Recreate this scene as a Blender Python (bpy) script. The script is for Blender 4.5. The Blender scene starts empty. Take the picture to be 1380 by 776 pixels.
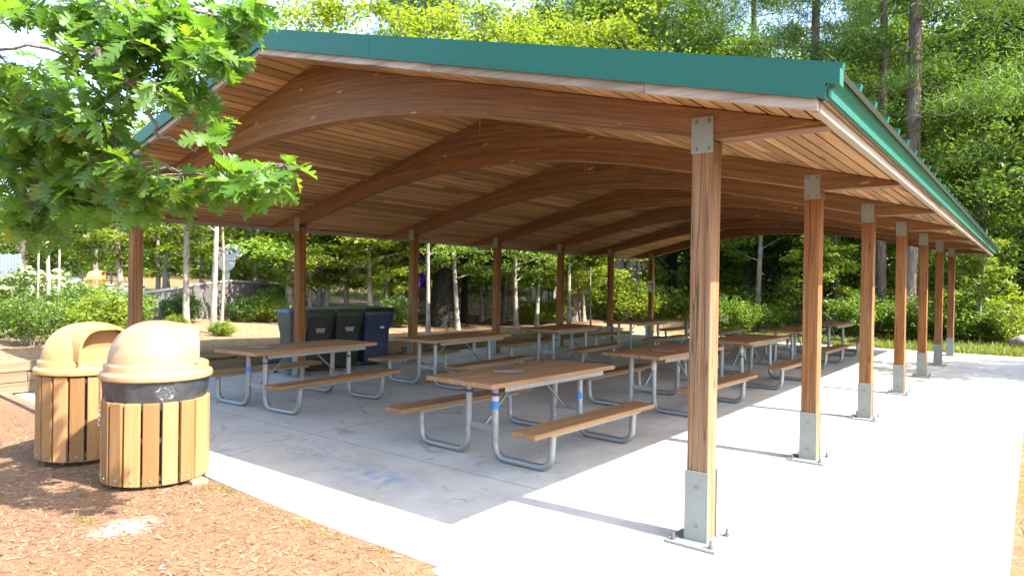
import bpy, math, random
import numpy as np
from mathutils import Vector, Matrix

random.seed(7)
rng = np.random.default_rng(11)
C = bpy.context.scene.collection
scene = bpy.context.scene
R = math.radians

# ------------------------------------------------------------------ camera data (solved from the shelter's posts)
CAM = Vector((1.7096, -4.2411, 1.66))
YAW, PITCH, ROLL, FPX = -0.6618, -0.0058, 0.0157, 906.81
W, S, H = 8.3526, 2.6956, 2.7528          # shelter width, post spacing, top of the post plates
XM = -W / 2
YF, OV, ZE = -0.63, 0.832, 2.551          # rake plane, eave overhang, underside of the eave trim
SL = 0.2526                               # roof slope 3 : 12
YB = 6 * S - YF
_f = Vector((math.sin(YAW) * math.cos(PITCH), math.cos(YAW) * math.cos(PITCH), math.sin(PITCH)))
_r = Vector((math.cos(YAW), -math.sin(YAW), 0))
_u = _r.cross(_f)
FW = _f
RT = _r * math.cos(ROLL) + _u * math.sin(ROLL)
UP = -_r * math.sin(ROLL) + _u * math.cos(ROLL)


def at(u, v, depth):
    """world point seen at photo pixel (u, v) at a given depth"""
    return CAM + (FW + RT * ((u - 690) / FPX) - UP * ((v - 388) / FPX)) * depth


# ------------------------------------------------------------------ small mesh builder
class MB:
    def __init__(self):
        self.v, self.f, self.m, self.uv = [], [], [], {}

    def add(self, vs, fs, mi=0):
        o = len(self.v)
        self.v += [tuple(p) for p in vs]
        for f in fs:
            self.f.append(tuple(i + o for i in f))
            self.m.append(mi)
        return o

    def box(self, c, s, rot=None, mi=0):
        hx, hy, hz = s[0] / 2, s[1] / 2, s[2] / 2
        vs = [Vector((x, y, z)) for x in (-hx, hx) for y in (-hy, hy) for z in (-hz, hz)]
        if rot is not None:
            vs = [rot @ p for p in vs]
        vs = [p + Vector(c) for p in vs]
        self.add(vs, [(0, 1, 3, 2), (4, 6, 7, 5), (0, 4, 5, 1), (2, 3, 7, 6), (0, 2, 6, 4), (1, 5, 7, 3)], mi)

    def box2(self, a, b, mi=0):
        self.box([(a[i] + b[i]) / 2 for i in range(3)], [abs(b[i] - a[i]) for i in range(3)], None, mi)

    def bar(self, a, b, w, h, mi=0, up=Vector((0, 0, 1))):
        a, b = Vector(a), Vector(b)
        d = (b - a)
        L = d.length
        d.normalize()
        s = d.cross(up)
        if s.length < 1e-4:
            s = d.cross(Vector((1, 0, 0)))
        s.normalize()
        t = s.cross(d)
        rot = Matrix((d, s, t)).transposed()
        self.box((a + b) / 2, (L, w, h), rot, mi)

    def tube(self, pts, rad, n=8, cap=True, mi=0):
        pts = [Vector(p) for p in pts]
        if not hasattr(rad, '__len__'):
            rad = [rad] * len(pts)
        t0 = (pts[1] - pts[0]).normalized()
        a = t0.orthogonal().normalized()
        vs, fs = [], []
        for i, p in enumerate(pts):
            if i == 0:
                t = t0
            elif i == len(pts) - 1:
                t = (pts[i] - pts[i - 1]).normalized()
            else:
                t = (pts[i + 1] - pts[i - 1]).normalized()
            a = (a - t * a.dot(t))
            if a.length < 1e-5:
                a = t.orthogonal()
            a.normalize()
            b = t.cross(a)
            for k in range(n):
                w = 2 * math.pi * k / n
                vs.append(p + (a * math.cos(w) + b * math.sin(w)) * rad[i])
        for i in range(len(pts) - 1):
            for k in range(n):
                k2 = (k + 1) % n
                fs.append((i * n + k, i * n + k2, (i + 1) * n + k2, (i + 1) * n + k))
        if cap:
            fs.append(tuple(range(n - 1, -1, -1)))
            fs.append(tuple((len(pts) - 1) * n + k for k in range(n)))
        self.add(vs, fs, mi)

    def lathe(self, prof, n=40, c=(0, 0, 0), mi=0, capb=True, capt=True):
        vs, fs = [], []
        for r, z in prof:
            for k in range(n):
                w = 2 * math.pi * k / n
                vs.append((c[0] + r * math.cos(w), c[1] + r * math.sin(w), c[2] + z))
        for i in range(len(prof) - 1):
            for k in range(n):
                k2 = (k + 1) % n
                fs.append((i * n + k, i * n + k2, (i + 1) * n + k2, (i + 1) * n + k))
        if capb:
            fs.append(tuple(range(n - 1, -1, -1)))
        if capt:
            fs.append(tuple((len(prof) - 1) * n + k for k in range(n)))
        self.add(vs, fs, mi)

    def prism(self, poly, y0, y1, mi=0, axes='xz'):
        """polygon in the x/z plane swept along y (or y/z along x, or x/y along z)"""
        n = len(poly)
        vs = []
        for t in (y0, y1):
            for a, b in poly:
                vs.append({'xz': (a, t, b), 'yz': (t, a, b), 'xy': (a, b, t)}[axes])
        fs = [tuple(range(n)), tuple(range(2 * n - 1, n - 1, -1))]
        for k in range(n):
            k2 = (k + 1) % n
            fs.append((k, k + n, k2 + n, k2))
        self.add(vs, fs, mi)

    def mesh(self, name, mats, smooth=False):
        me = bpy.data.meshes.new(name)
        me.from_pydata(self.v, [], self.f)
        for m in (mats if isinstance(mats, (list, tuple)) else [mats]):
            me.materials.append(m)
        if any(self.m):
            me.polygons.foreach_set('material_index', self.m)
        import bmesh
        bm = bmesh.new()
        bm.from_mesh(me)
        bmesh.ops.recalc_face_normals(bm, faces=bm.faces)
        bm.to_mesh(me)
        bm.free()
        if smooth:
            me.polygons.foreach_set('use_smooth', [True] * len(me.polygons))
            try:
                me.set_sharp_from_angle(angle=R(smooth if smooth > 1 else 40))
            except Exception:
                pass
        me.update()
        return me

    def build(self, name, mats, parent=None, smooth=False, bevel=0, loc=(0, 0, 0), rz=0):
        o = link(name, self.mesh(name, mats, smooth), parent)
        o.location = loc
        o.rotation_euler = (0, 0, rz)
        if bevel:
            b = o.modifiers.new('bevel', 'BEVEL')
            b.width = bevel
            b.segments = 2
            b.limit_method = 'ANGLE'
            b.angle_limit = R(35)
        return o


def link(name, data, parent=None):
    o = bpy.data.objects.new(name, data)
    C.objects.link(o)
    if parent is not None:
        o.parent = parent
    return o


def tag(o, label=None, cat=None, group=None, kind=None):
    for k, v in (('label', label), ('category', cat), ('group', group), ('kind', kind)):
        if v:
            o[k] = v
    return o


def thing(name, label, cat, loc=(0, 0, 0), rz=0, group=None):
    o = link(name, None)
    o.location = loc
    o.rotation_euler = (0, 0, rz)
    o.empty_display_size = .2
    return tag(o, label, cat, group)


def copy_tree(o, parent=None):
    c = o.copy()
    C.objects.link(c)
    c.parent = parent
    for ch in list(o.children):
        copy_tree(ch, c)
    return c


def np_mesh(name, V, F, mat, nper):
    """fast mesh from numpy: V (n,3), F (m,nper)"""
    me = bpy.data.meshes.new(name)
    me.vertices.add(len(V))
    me.vertices.foreach_set('co', np.asarray(V, np.float32).ravel())
    me.loops.add(F.size)
    me.loops.foreach_set('vertex_index', F.astype(np.int32).ravel())
    me.polygons.add(len(F))
    me.polygons.foreach_set('loop_start', np.arange(0, F.size, nper, dtype=np.int32))
    me.polygons.foreach_set('loop_total', np.full(len(F), nper, dtype=np.int32))
    me.materials.append(mat)
    me.update()
    me.validate()
    return me


ALB = .72      # overall reflectance level of the built and earth materials
# ------------------------------------------------------------------ material helper
class G:
    def __init__(self, name):
        self.m = bpy.data.materials.new(name)
        self.m.use_nodes = True
        self.t = self.m.node_tree
        self.t.nodes.clear()
        self.out = self.t.nodes.new('ShaderNodeOutputMaterial')

    def n(self, typ, ins=None, **props):
        nd = self.t.nodes.new('ShaderNode' + typ)
        for k, v in props.items():
            setattr(nd, k, v)
        for k, v in (ins or {}).items():
            self.set(nd.inputs[k], v)
        return nd

    def set(self, sock, v):
        if isinstance(v, bpy.types.NodeSocket):
            self.t.links.new(v, sock)
        elif isinstance(v, bpy.types.Node):
            self.t.links.new(v.outputs[0], sock)
        else:
            if hasattr(sock.default_value, '__len__') and not hasattr(v, '__len__'):
                v = [v] * len(sock.default_value)
            if hasattr(sock.default_value, '__len__') and len(sock.default_value) == 4 and len(v) == 3:
                v = (*v, 1)
            sock.default_value = v

    def coord(self, which='Object'):
        return self.n('TexCoord').outputs[which]

    def pos(self):
        return self.n('NewGeometry').outputs['Position']

    def scale(self, vec, s):
        return self.n('Mapping', {'Vector': vec, 'Scale': s}).outputs[0]

    def noise(self, vec, scale=5, detail=4, rough=.55, dist=0.0):
        nd = self.n('TexNoise', {'Vector': vec, 'Scale': scale, 'Detail': detail, 'Roughness': rough, 'Distortion': dist})
        return nd.outputs['Fac']

    def ramp(self, fac, stops, interp='LINEAR'):
        nd = self.n('ValToRGB', {'Fac': fac})
        cr = nd.color_ramp
        cr.interpolation = interp
        while len(cr.elements) < len(stops):
            cr.elements.new(.5)
        for e, (p, c) in zip(cr.elements, stops):
            e.position = p
            c = c if hasattr(c, '__len__') else (c, c, c)
            e.color = (*c, 1)
        return nd.outputs[0]

    def math(self, op, a, b=0.0, c=0.0, clamp=False):
        nd = self.n('Math', operation=op, use_clamp=clamp)
        self.set(nd.inputs[0], a)
        self.set(nd.inputs[1], b)
        self.set(nd.inputs[2], c)
        return nd.outputs[0]

    def mix(self, fac, a, b, blend='MIX'):
        nd = self.n('Mix', data_type='RGBA', blend_type=blend)
        self.set(nd.inputs[0], fac)
        self.set(nd.inputs[6], a)
        self.set(nd.inputs[7], b)
        return nd.outputs[2]

    def sep(self, vec):
        return self.n('SeparateXYZ', {0: vec}).outputs

    def comb(self, x, y, z):
        return self.n('CombineXYZ', {0: x, 1: y, 2: z}).outputs[0]

    def bump(self, h, strength=.3, dist=.01, normal=None):
        ins = {'Height': h, 'Strength': strength, 'Distance': dist}
        if normal is not None:
            ins['Normal'] = normal
        return self.n('Bump', ins).outputs[0]

    def bsdf(self, col, rough=.6, metal=0.0, normal=None, spec=.5, **kw):
        if isinstance(col, (bpy.types.NodeSocket, bpy.types.Node)):
            col = self.mix(1, col, (ALB, ALB, ALB), 'MULTIPLY')
        ins = {'Base Color': col, 'Roughness': rough, 'Metallic': metal, 'Specular IOR Level': spec}
        if normal is not None:
            ins['Normal'] = normal
        ins.update(kw)
        b = self.n('BsdfPrincipled', ins)
        self.t.links.new(b.outputs[0], self.out.inputs[0])
        return b

    def done(self):
        return self.m


def m_post():
    g = G('weathered_post_wood')
    co = g.coord('Object')
    rnd = g.n('ObjectInfo').outputs['Random']
    off = g.comb(g.math('MULTIPLY', rnd, 37.0), g.math('MULTIPLY', rnd, 11.0), g.math('MULTIPLY', rnd, 5.0))
    v = g.n('VectorMath', {0: co, 1: off}, operation='ADD').outputs[0]
    gr = g.noise(g.scale(v, (42, 42, .9)), 1, 6, .65, .5)
    br = g.noise(g.scale(v, (3, 3, .7)), 1, 3)
    fine = g.noise(g.scale(v, (150, 150, 4)), 1, 3)
    cr = g.noise(g.scale(v, (16, 16, .35)), 1, 2, .5, .3)
    base = g.ramp(gr, [(.25, (.10, .034, .007)), (.45, (.245, .088, .019)), (.62, (.36, .148, .036)), (.8, (.46, .24, .085))])
    grey = g.ramp(gr, [(.25, (.11, .056, .026)), (.45, (.27, .150, .073)), (.75, (.42, .28, .155))])
    wf = g.math('ADD', g.math('MULTIPLY', br, 1.2), g.math('MULTIPLY', g.n('ObjectInfo').outputs['Alpha'], 0.0))
    weather = g.n('Attribute', attribute_type='OBJECT', attribute_name='weather').outputs['Fac']
    wf = g.math('ADD', g.ramp(br, [(.42, 0), (.75, .6)]), g.math('MULTIPLY', weather, g.ramp(br, [(.25, .45), (.6, .95)])), clamp=True)
    col = g.mix(wf, base, grey)
    crack = g.ramp(cr, [(.485, 1), (.5, .3), (.515, 1)])
    col = g.mix(1, col, crack, 'MULTIPLY')
    col = g.mix(.35, col, g.ramp(fine, [(.3, .55), (.6, 1)]), 'MULTIPLY')
    h = g.math('ADD', g.math('MULTIPLY', gr, .6), g.math('MULTIPLY', crack, .5))
    g.bsdf(col, .75, normal=g.bump(h, .45, .004), spec=.3)
    return g.done()


def m_beam():
    g = G('glulam_beam_wood')
    uv = g.coord('UV')
    rnd = g.n('ObjectInfo').outputs['Random']
    x, y, z = g.sep(uv)
    u = g.math('ADD', x, g.math('MULTIPLY', rnd, 60.0))
    lam = g.math('FLOOR', g.math('MULTIPLY', y, 26.0))
    lamr = g.n('TexWhiteNoise', {'Vector': g.comb(g.math('FLOOR', g.math('ADD', g.math('MULTIPLY', u, .4), g.math('MULTIPLY', lam, .37))), lam, rnd)}, noise_dimensions='3D').outputs['Value']
    gr = g.noise(g.comb(g.math('MULTIPLY', u, 1.6), g.math('MULTIPLY', y, 60.0), lam), 1, 6, .68, .5)
    big = g.noise(g.comb(g.math('MULTIPLY', u, .8), g.math('MULTIPLY', y, 5.0), 0.0), 1, 3)
    base = g.ramp(gr, [(.3, (.060, .023, .006)), (.48, (.21, .090, .026)), (.58, (.29, .135, .042)), (.72, (.46, .245, .09))])
    col = g.mix(g.math('MULTIPLY', lamr, .4), base, (.33, .165, .066))
    col = g.mix(.8, col, g.ramp(lamr, [(0, .8), (.5, 1), (1, 1.0)]), 'MULTIPLY')
    col = g.mix(g.ramp(big, [(.4, 0), (.75, .5)]), col, (.13, .055, .024))
    line = g.ramp(g.math('FRACT', g.math('MULTIPLY', y, 26.0)), [(0, .45), (.06, 1), (.94, 1), (1, .55)])
    col = g.mix(.55, col, line, 'MULTIPLY')
    st = g.noise(g.comb(g.math('MULTIPLY', u, 7.5), g.math('MULTIPLY', y, .35), 3.0), 1, 2, .5)
    drip = g.ramp(st, [(.69, 0), (.715, 1)])
    dn = g.noise(g.comb(g.math('MULTIPLY', u, 2.0), g.math('MULTIPLY', y, 5.0), 9.0), 1, 2)
    col = g.mix(g.math('MULTIPLY', drip, g.ramp(dn, [(.3, 0), (.5, .8)])), col, (.56, .32, .14))
    kn = g.noise(g.comb(g.math('MULTIPLY', u, 4.0), g.math('MULTIPLY', y, 16.0), rnd), 1, 1, .4)
    col = g.mix(g.ramp(kn, [(.765, 0), (.79, .7)]), col, (.62, .42, .25))
    g.bsdf(col, .62, normal=g.bump(g.math('ADD', gr, g.math('MULTIPLY', line, .6)), .2, .004), spec=.35)
    return g.done()


def m_plank(name, axis, stops, sc=1.0, rough=.7, knots=True, bumpf=.25, rndmix=.35, joint=None):
    """boards; axis = grain direction in object space"""
    g = G(name)
    co = g.coord('Object')
    isl = g.n('NewGeometry').outputs['Random Per Island']
    rnd = g.n('ObjectInfo').outputs['Random']
    off = g.comb(g.math('MULTIPLY', isl, 53.0), g.math('MULTIPLY', isl, 31.0), g.math('MULTIPLY', rnd, 17.0))
    v = g.n('VectorMath', {0: co, 1: off}, operation='ADD').outputs[0]
    s = {'x': (1.1, 28, 28), 'y': (28, 1.1, 28), 'z': (28, 28, 1.1)}[axis]
    gr = g.noise(g.scale(v, [q * sc for q in s]), 1, 6, .62, .6)
    fine = g.noise(g.scale(v, [q * 4 for q in s]), 1, 3)
    col = g.ramp(gr, stops)
    br = g.math('ADD', 1 - rndmix, g.math('MULTIPLY', isl, rndmix * 1.7))
    col = g.mix(1, col, g.n('CombineColor', {0: br, 1: br, 2: g.math('MULTIPLY', br, g.math('ADD', .92, g.math('MULTIPLY', isl, .15)))}).outputs[0], 'MULTIPLY')
    col = g.mix(.3, col, g.ramp(fine, [(.3, .6), (.65, 1)]), 'MULTIPLY')
    if knots:
        k = g.noise(g.scale(v, [q ** .5 * 1.1 for q in s]), 1, 1, .4)
        col = g.mix(g.ramp(k, [(.71, 0), (.745, .7)]), col, (.06, .024, .01))
    if joint:      # darker lines along the V joints between the boards
        x0, wd = joint
        x_, y_, z_ = g.sep(co)
        fr = g.math('FRACT', g.math('DIVIDE', g.math('SUBTRACT', g.math('ABSOLUTE', g.math('SUBTRACT', x_, x0)), .003), wd))
        col = g.mix(1, col, g.ramp(fr, [(0, .6), (.035, 1), (.85, 1), (.90, .5)]), 'MULTIPLY')
    g.bsdf(col, rough, normal=g.bump(gr, bumpf, .003), spec=.3)
    return g.done()


def m_concrete():
    g = G('broom_finished_concrete')
    p = g.pos()
    x, y, z = g.sep(p)
    big = g.noise(p, .55, 5, .6, .4)
    mid = g.noise(p, 3.2, 6, .65, .3)
    fine = g.noise(p, 85, 3, .6)
    broom = g.noise(g.scale(p, (2.5, 120, 1)), 1, 3)
    col = g.ramp(big, [(.3, (.455, .435, .385)), (.5, (.545, .53, .48)), (.7, (.60, .59, .55))])
    col = g.mix(.5, col, g.ramp(mid, [(.3, .72), (.55, 1), (.8, 1.05)]), 'MULTIPLY')
    col = g.mix(.35, col, g.ramp(fine, [(.3, .7), (.6, 1)]), 'MULTIPLY')
    # stains and spills with shapes of their own
    st = g.noise(p, 2.1, 3, .6, 1.2)
    col = g.mix(g.ramp(st, [(.62, 0), (.74, .6)]), col, (.20, .15, .11))
    st2 = g.noise(g.scale(p, (1, 1, 1)), 6.5, 2, .5, .6)
    col = g.mix(g.ramp(st2, [(.73, 0), (.76, .55)]), col, (.12, .11, .10))
    # blue chalk smudge
    d = g.n('VectorMath', {0: g.scale(p, (1, 2.6, 1)), 1: (-2.75, -.40 * 2.6, 0)}, operation='DISTANCE').outputs['Value']
    ch = g.math('MULTIPLY', g.ramp(d, [(.1, 1), (.75, 0)]), g.ramp(g.noise(p, 7, 4), [(.42, 0), (.6, .75)]))
    col = g.mix(ch, col, (.16, .27, .47))
    d2 = g.n('VectorMath', {0: g.scale(p, (1, 2.0, 1)), 1: (-3.75, -.25 * 2, 0)}, operation='DISTANCE').outputs['Value']
    ch2 = g.math('MULTIPLY', g.ramp(d2, [(.1, 1), (.5, 0)]), g.ramp(g.noise(p, 8, 4), [(.45, 0), (.62, .6)]))
    col = g.mix(ch2, col, (.22, .21, .30))
    # control joints
    hs = []
    for cval, per, off in ((y, S, .19), (x, 24.0, -4.45)):
        w = g.math('ABSOLUTE', g.math('SUBTRACT', g.math('FRACT', g.math('ADD', g.math('DIVIDE', g.math('SUBTRACT', cval, off), per), .5)), .5))
        hs.append(g.math('MULTIPLY', w, per))
    j = g.math('MINIMUM', hs[0], hs[1])
    jf = g.ramp(g.math('MULTIPLY', j, 20.0), [(.05, 1), (.16, 0)])
    col = g.mix(g.math('MULTIPLY', jf, .8), col, (.12, .105, .09))
    h = g.math('ADD', g.math('ADD', g.math('MULTIPLY', fine, .25), g.math('MULTIPLY', broom, .35)), g.math('MULTIPLY', g.math('SUBTRACT', 1.0, jf), 1.5))
    g.bsdf(col, .85, normal=g.bump(h, .3, .006), spec=.25)
    return g.done()


def m_ground():
    g = G('mulch_dirt_and_grass')
    p = g.pos()
    zr, zg, zb = g.sep(g.n('Attribute', attribute_name='zone').outputs['Vector'])
    n1 = g.noise(p, 1.1, 5, .6, .3)
    n2 = g.noise(p, 14, 6, .7, .6)
    n3 = g.noise(g.scale(p, (60, 25, 40)), 1, 4, .7, 1.5)
    mul = g.ramp(n2, [(.25, (.13, .070, .037)), (.45, (.225, .132, .074)), (.6, (.315, .195, .115)), (.8, (.46, .33, .22))])
    mul = g.mix(g.ramp(n3, [(.52, 0), (.68, .75)]), mul, (.53, .35, .21))
    mul = g.mix(g.ramp(n1, [(.35, 0), (.7, .5)]), mul, (.29, .155, .086))
    d = g.n('VectorMath', {0: g.scale(p, (1, 1.0, 0)), 1: (-2.95, -2.32, 0)}, operation='DISTANCE').outputs['Value']
    mul = g.mix(g.math('MULTIPLY', g.ramp(d, [(.08, 1), (.26, 0)]), g.ramp(n2, [(.4, 0), (.55, .9)])), mul, (.62, .55, .48))
    dirt = g.ramp(n2, [(.25, (.16, .095, .05)), (.5, (.36, .235, .13)), (.75, (.50, .36, .22))])
    grs = g.ramp(n2, [(.3, (.05, .085, .018)), (.55, (.12, .17, .035)), (.8, (.22, .22, .08))])
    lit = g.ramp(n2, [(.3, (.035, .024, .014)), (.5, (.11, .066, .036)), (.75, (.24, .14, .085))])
    col = g.mix(zr, mul, dirt)
    col = g.mix(zg, col, grs)
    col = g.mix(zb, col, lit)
    g.bsdf(col, .95, normal=g.bump(g.math('ADD', n2, g.math('MULTIPLY', n3, .6)), .9, .03), spec=.1)
    return g.done()


def m_metal(name, col, rough=.5, metal=.75, scale=30, var=.3, bump=.05):
    g = G(name)
    co = g.coord('Object')
    vo = g.n('TexVoronoi', {'Vector': co, 'Scale': scale * 1.4}).outputs['Color']
    n = g.noise(co, scale * .25, 4, .6)
    sp = g.sep(vo)[0]
    c = g.mix(g.math('MULTIPLY', sp, var), [q * .72 for q in col], [min(1, q * 1.18) for q in col])
    c = g.mix(g.ramp(n, [(.45, 0), (.75, .5)]), c, [col[0] * .8, col[1] * .78, col[2] * .72])
    g.bsdf(c, g.math('ADD', rough - .1, g.math('MULTIPLY', n, .25)), metal, normal=g.bump(n, bump, .004))
    return g.done()


def m_paint(name, col, rough=.4, var=.12, dirt=(.2, .17, .13), spec=.5, sc=3.0, dirt_amt=.35):
    g = G(name)
    co = g.coord('Object')
    n = g.noise(co, sc, 5, .6, .4)
    f = g.noise(co, sc * 18, 3, .6)
    c = g.mix(g.ramp(n, [(.3, 0), (.7, var * 2)]), col, [q * .78 for q in col])
    c = g.mix(g.ramp(g.math('MULTIPLY', n, f), [(.27, 0), (.42, dirt_amt)]), c, dirt)
    g.bsdf(c, g.math('ADD', rough, g.math('MULTIPLY', n, .15)), 0, normal=g.bump(f, .05, .003), spec=spec)
    return g.done()


def m_leaf(name, a, b, trans=.45, rough=.45, spec=.4, yellow=None):
    g = G(name)
    isl = g.n('NewGeometry').outputs['Random Per Island']
    rnd = g.n('ObjectInfo').outputs['Random']
    col = g.mix(isl, a, b)
    if yellow:
        col = g.mix(g.ramp(isl, [(.96, 0), (.99, .7)]), col, yellow)
    big = g.noise(g.pos(), .9, 2)
    col = g.mix(g.ramp(big, [(.35, .0), (.7, .45)]), col, [a[0] * 1.25 + .01, a[1] * 1.15, a[2]])
    v = g.math('ADD', .8, g.math('MULTIPLY', rnd, .4))
    col = g.mix(1, col, g.n('CombineColor', {0: v, 1: v, 2: v}).outputs[0], 'MULTIPLY')
    d = g.n('BsdfPrincipled', {'Base Color': col, 'Roughness': rough, 'Specular IOR Level': spec})
    tcol = g.mix(1, col, (1.6, 1.5, .55), 'MULTIPLY')
    t = g.n('BsdfTranslucent', {'Color': tcol})
    mx = g.n('MixShader', {0: trans, 1: d, 2: t})
    g.t.links.new(mx.outputs[0], g.out.inputs[0])
    return g.done()


def m_bark(name, stops, sx=14, sz=2.2, bump=.8):
    g = G(name)
    co = g.coord('Object')
    v = g.scale(co, (sx, sx, sz))
    n = g.noise(v, 1, 5, .65, .8)
    b = g.noise(co, 1.3, 3)
    col = g.ramp(n, stops)
    col = g.mix(g.ramp(b, [(.4, 0), (.75, .35)]), col, [stops[1][1][0] * .5, stops[1][1][1] * .6, stops[1][1][2] * .4])
    g.bsdf(col, .9, normal=g.bump(n, bump, .03), spec=.15)
    return g.done()


M = {}
M['post'] = m_post()
M['beam'] = m_beam()
M['deck'] = m_plank('pine_roof_boards', 'y', [(.2, (.20, .085, .028)), (.4, (.42, .215, .080)), (.6, (.56, .32, .135)), (.85, (.66, .43, .21))], .55, .65, True, .2, .4, (XM, .135))
M['trim'] = m_plank('grey_weathered_trim', 'y', [(.25, (.24, .19, .14)), (.5, (.45, .38, .30)), (.8, (.60, .53, .44))], .8, .8, False)
M['trim_x'] = m_plank('grey_weathered_rake_trim', 'x', [(.25, (.22, .17, .125)), (.5, (.43, .36, .28)), (.8, (.58, .50, .41))], .8, .8, True)
M['table'] = m_plank('tan_table_boards', 'y', [(.2, (.20, .105, .050)), (.5, (.36, .195, .092)), (.8, (.48, .29, .15))], .6, .62, False, .15, .25)
M['slat'] = m_plank('tan_slat_boards', 'z', [(.25, (.33, .155, .058)), (.5, (.43, .220, .084)), (.75, (.50, .275, .115))], .8, .55, False, .12, .55)
M['timber'] = m_plank('retaining_timber', 'y', [(.25, (.11, .075, .042)), (.5, (.23, .165, .095)), (.75, (.34, .26, .16))], .8, .85, True, .5, .4)
M['timber_x'] = m_plank('edging_timber_wood', 'x', [(.25, (.15, .105, .06)), (.5, (.30, .22, .13)), (.75, (.42, .33, .22))], .8, .85, True, .5, .4)
M['concrete'] = m_concrete()
M['ground'] = m_ground()
M['galv'] = m_metal('galvanized_steel', (.47, .49, .49), .5, .7)
M['plate'] = m_metal('galvanized_plate', (.40, .42, .39), .6, .35, 22, .12)
M['bolt'] = m_metal('bolt_steel', (.33, .32, .30), .45, .8)
M['teal'] = m_paint('teal_painted_metal', (.012, .135, .092), .42, .08, (.04, .09, .06), .3, 1.2, .25)
M['moss'] = m_paint('mossy_gutter_lip', (.03, .034, .018), .9, .4, (.03, .05, .02), .2, 9, .8)
M['seal_gap_shade'] = m_paint('sealant_and_gap_shade', (.05, .05, .05), .8)  # gutter sealant, and the dark sheet painting shade into the board gaps
M['lid'] = m_paint('tan_plastic', (.46, .275, .145), .42, .12, (.42, .27, .14), .45, 3, .3)
M['lid2'] = m_paint('yellow_tan_plastic', (.56, .335, .115), .42, .12, (.45, .25, .06), .45, 3, .3)
M['lid_shade'] = m_paint('shaded_tan_plastic', (.40, .20, .07), .55)  # lid plastic with the hood's inner shade put into its colour
M['dark'] = m_paint('black_plastic', (.012, .012, .013), .5)
M['bag'] = m_paint('grey_liner_bag', (.045, .05, .058), .28, .4, (.16, .17, .18), .6, 9, .5)
g = G('clear_plastic_film')
n = g.noise(g.scale(g.coord('Object'), (14, 14, 26)), 1, 4, .65, 1.5)
d = g.n('BsdfPrincipled', {'Base Color': (.75, .77, .80, 1), 'Roughness': .15, 'Specular IOR Level': .8})
t = g.n('BsdfTransparent')
mx = g.n('MixShader', {0: g.ramp(n, [(.54, .02), (.74, .5)]), 1: t, 2: d})
g.t.links.new(mx.outputs[0], g.out.inputs[0])
M['film'] = g.done()
M['binblack'] = m_paint('black_green_bin_plastic', (.013, .018, .014), .45, .3, (.05, .05, .045), .5, 3)
M['bingrey'] = m_paint('grey_green_bin_plastic', (.085, .095, .065), .5, .3, (.05, .06, .05), .5, 3)
M['binblue'] = m_paint('dark_blue_bin_plastic', (.012, .026, .085), .4, .2, (.03, .03, .07), .5, 3)
M['lidblue'] = m_paint('blue_lid_plastic', (.045, .11, .22), .4)
M['lidgreen'] = m_paint('dark_green_lid_plastic', (.03, .07, .035), .4)
M['logo'] = m_paint('pale_print', (.52, .56, .58), .6)
M['logoc'] = m_paint('cyan_print', (.18, .42, .52), .6)
M['tapeblue'] = m_paint('blue_tape', (.03, .22, .60), .4)
M['tapenavy'] = m_paint('navy_tape', (.03, .035, .17), .45)
M['tapewhite'] = m_paint('pale_tape', (.65, .58, .55), .5)
M['white'] = m_paint('white_painted_board', (.86, .88, .90), .45, .1, (.4, .4, .38), .5, 2, .25)
M['ink'] = m_paint('dark_ink', (.03, .03, .04), .6)
M['stucco'] = m_paint('grey_concrete_wall', (.20, .19, .175), .9, .5, (.09, .08, .07), .2, 1.4, .6)
M['stuccocap'] = m_paint('pale_concrete_cap', (.45, .45, .45), .85, .3)
M['stone'] = m_paint('pale_block_stone', (.42, .37, .29), .9, .5, (.14, .12, .09), .2, 2.5, .7)
M['railing'] = m_paint('dark_railing_paint', (.07, .045, .03), .5)
M['fencegrey'] = m_paint('grey_blue_boards', (.27, .32, .38), .8, .4, (.16, .18, .2), .2, 4)
M['path'] = m_paint('pale_path_concrete', (.42, .42, .43), .9, .2)
M['bluepl'] = m_paint('bright_blue_plastic', (.03, .30, .62), .35)
M['purple'] = m_paint('purple_cloth', (.13, .035, .42), .8)
M['yellow'] = m_paint('yellow_cloth', (.62, .52, .02), .8)
M['orange'] = m_paint('orange_cloth', (.62, .17, .05), .8)
M['paleblue'] = m_paint('pale_blue_cloth', (.42, .52, .64), .8)
M['cage'] = m_paint('grey_brown_slats', (.23, .19, .16), .8)
M['rock'] = m_paint('brown_boulder', (.24, .20, .17), .9, .5)
g = G('printed_notice_paper')
co = g.coord('Object')
n = g.noise(g.scale(co, (30, 60, 1)), 1, 3, .7)
bl = g.noise(co, 9, 2)
g.bsdf(g.mix(g.ramp(bl, [(.42, 0), (.52, .75)]), (.60, .58, .60), g.ramp(n, [(.4, (.14, .14, .18)), (.6, (.45, .44, .48))])), .3)
M['paper'] = g.done()
M['leaf_oak'] = m_leaf('oak_leaf', (.068, .160, .026), (.128, .238, .038), .58, .42, .45, (.26, .24, .03))
M['leaf_mid'] = m_leaf('mid_green_leaf', (.078, .150, .026), (.150, .235, .042), .5)
M['leaf_bright'] = m_leaf('yellow_green_leaf', (.120, .185, .022), (.20, .255, .040), .5)
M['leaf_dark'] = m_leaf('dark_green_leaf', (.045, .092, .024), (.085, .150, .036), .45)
M['needle'] = m_leaf('pine_needle', (.060, .125, .026), (.125, .195, .040), .35, .55, .2)
M['flower'] = m_leaf('white_petal', (.62, .64, .52), (.78, .78, .70), .4)
M['grass'] = m_leaf('grass_blade', (.085, .135, .02), (.20, .22, .05), .4)
M['chip'] = None
M['bark_pine'] = m_bark('pine_bark', [(.3, (.075, .052, .042)), (.5, (.19, .14, .115)), (.72, (.34, .28, .24))], 9, 1.6)
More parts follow.
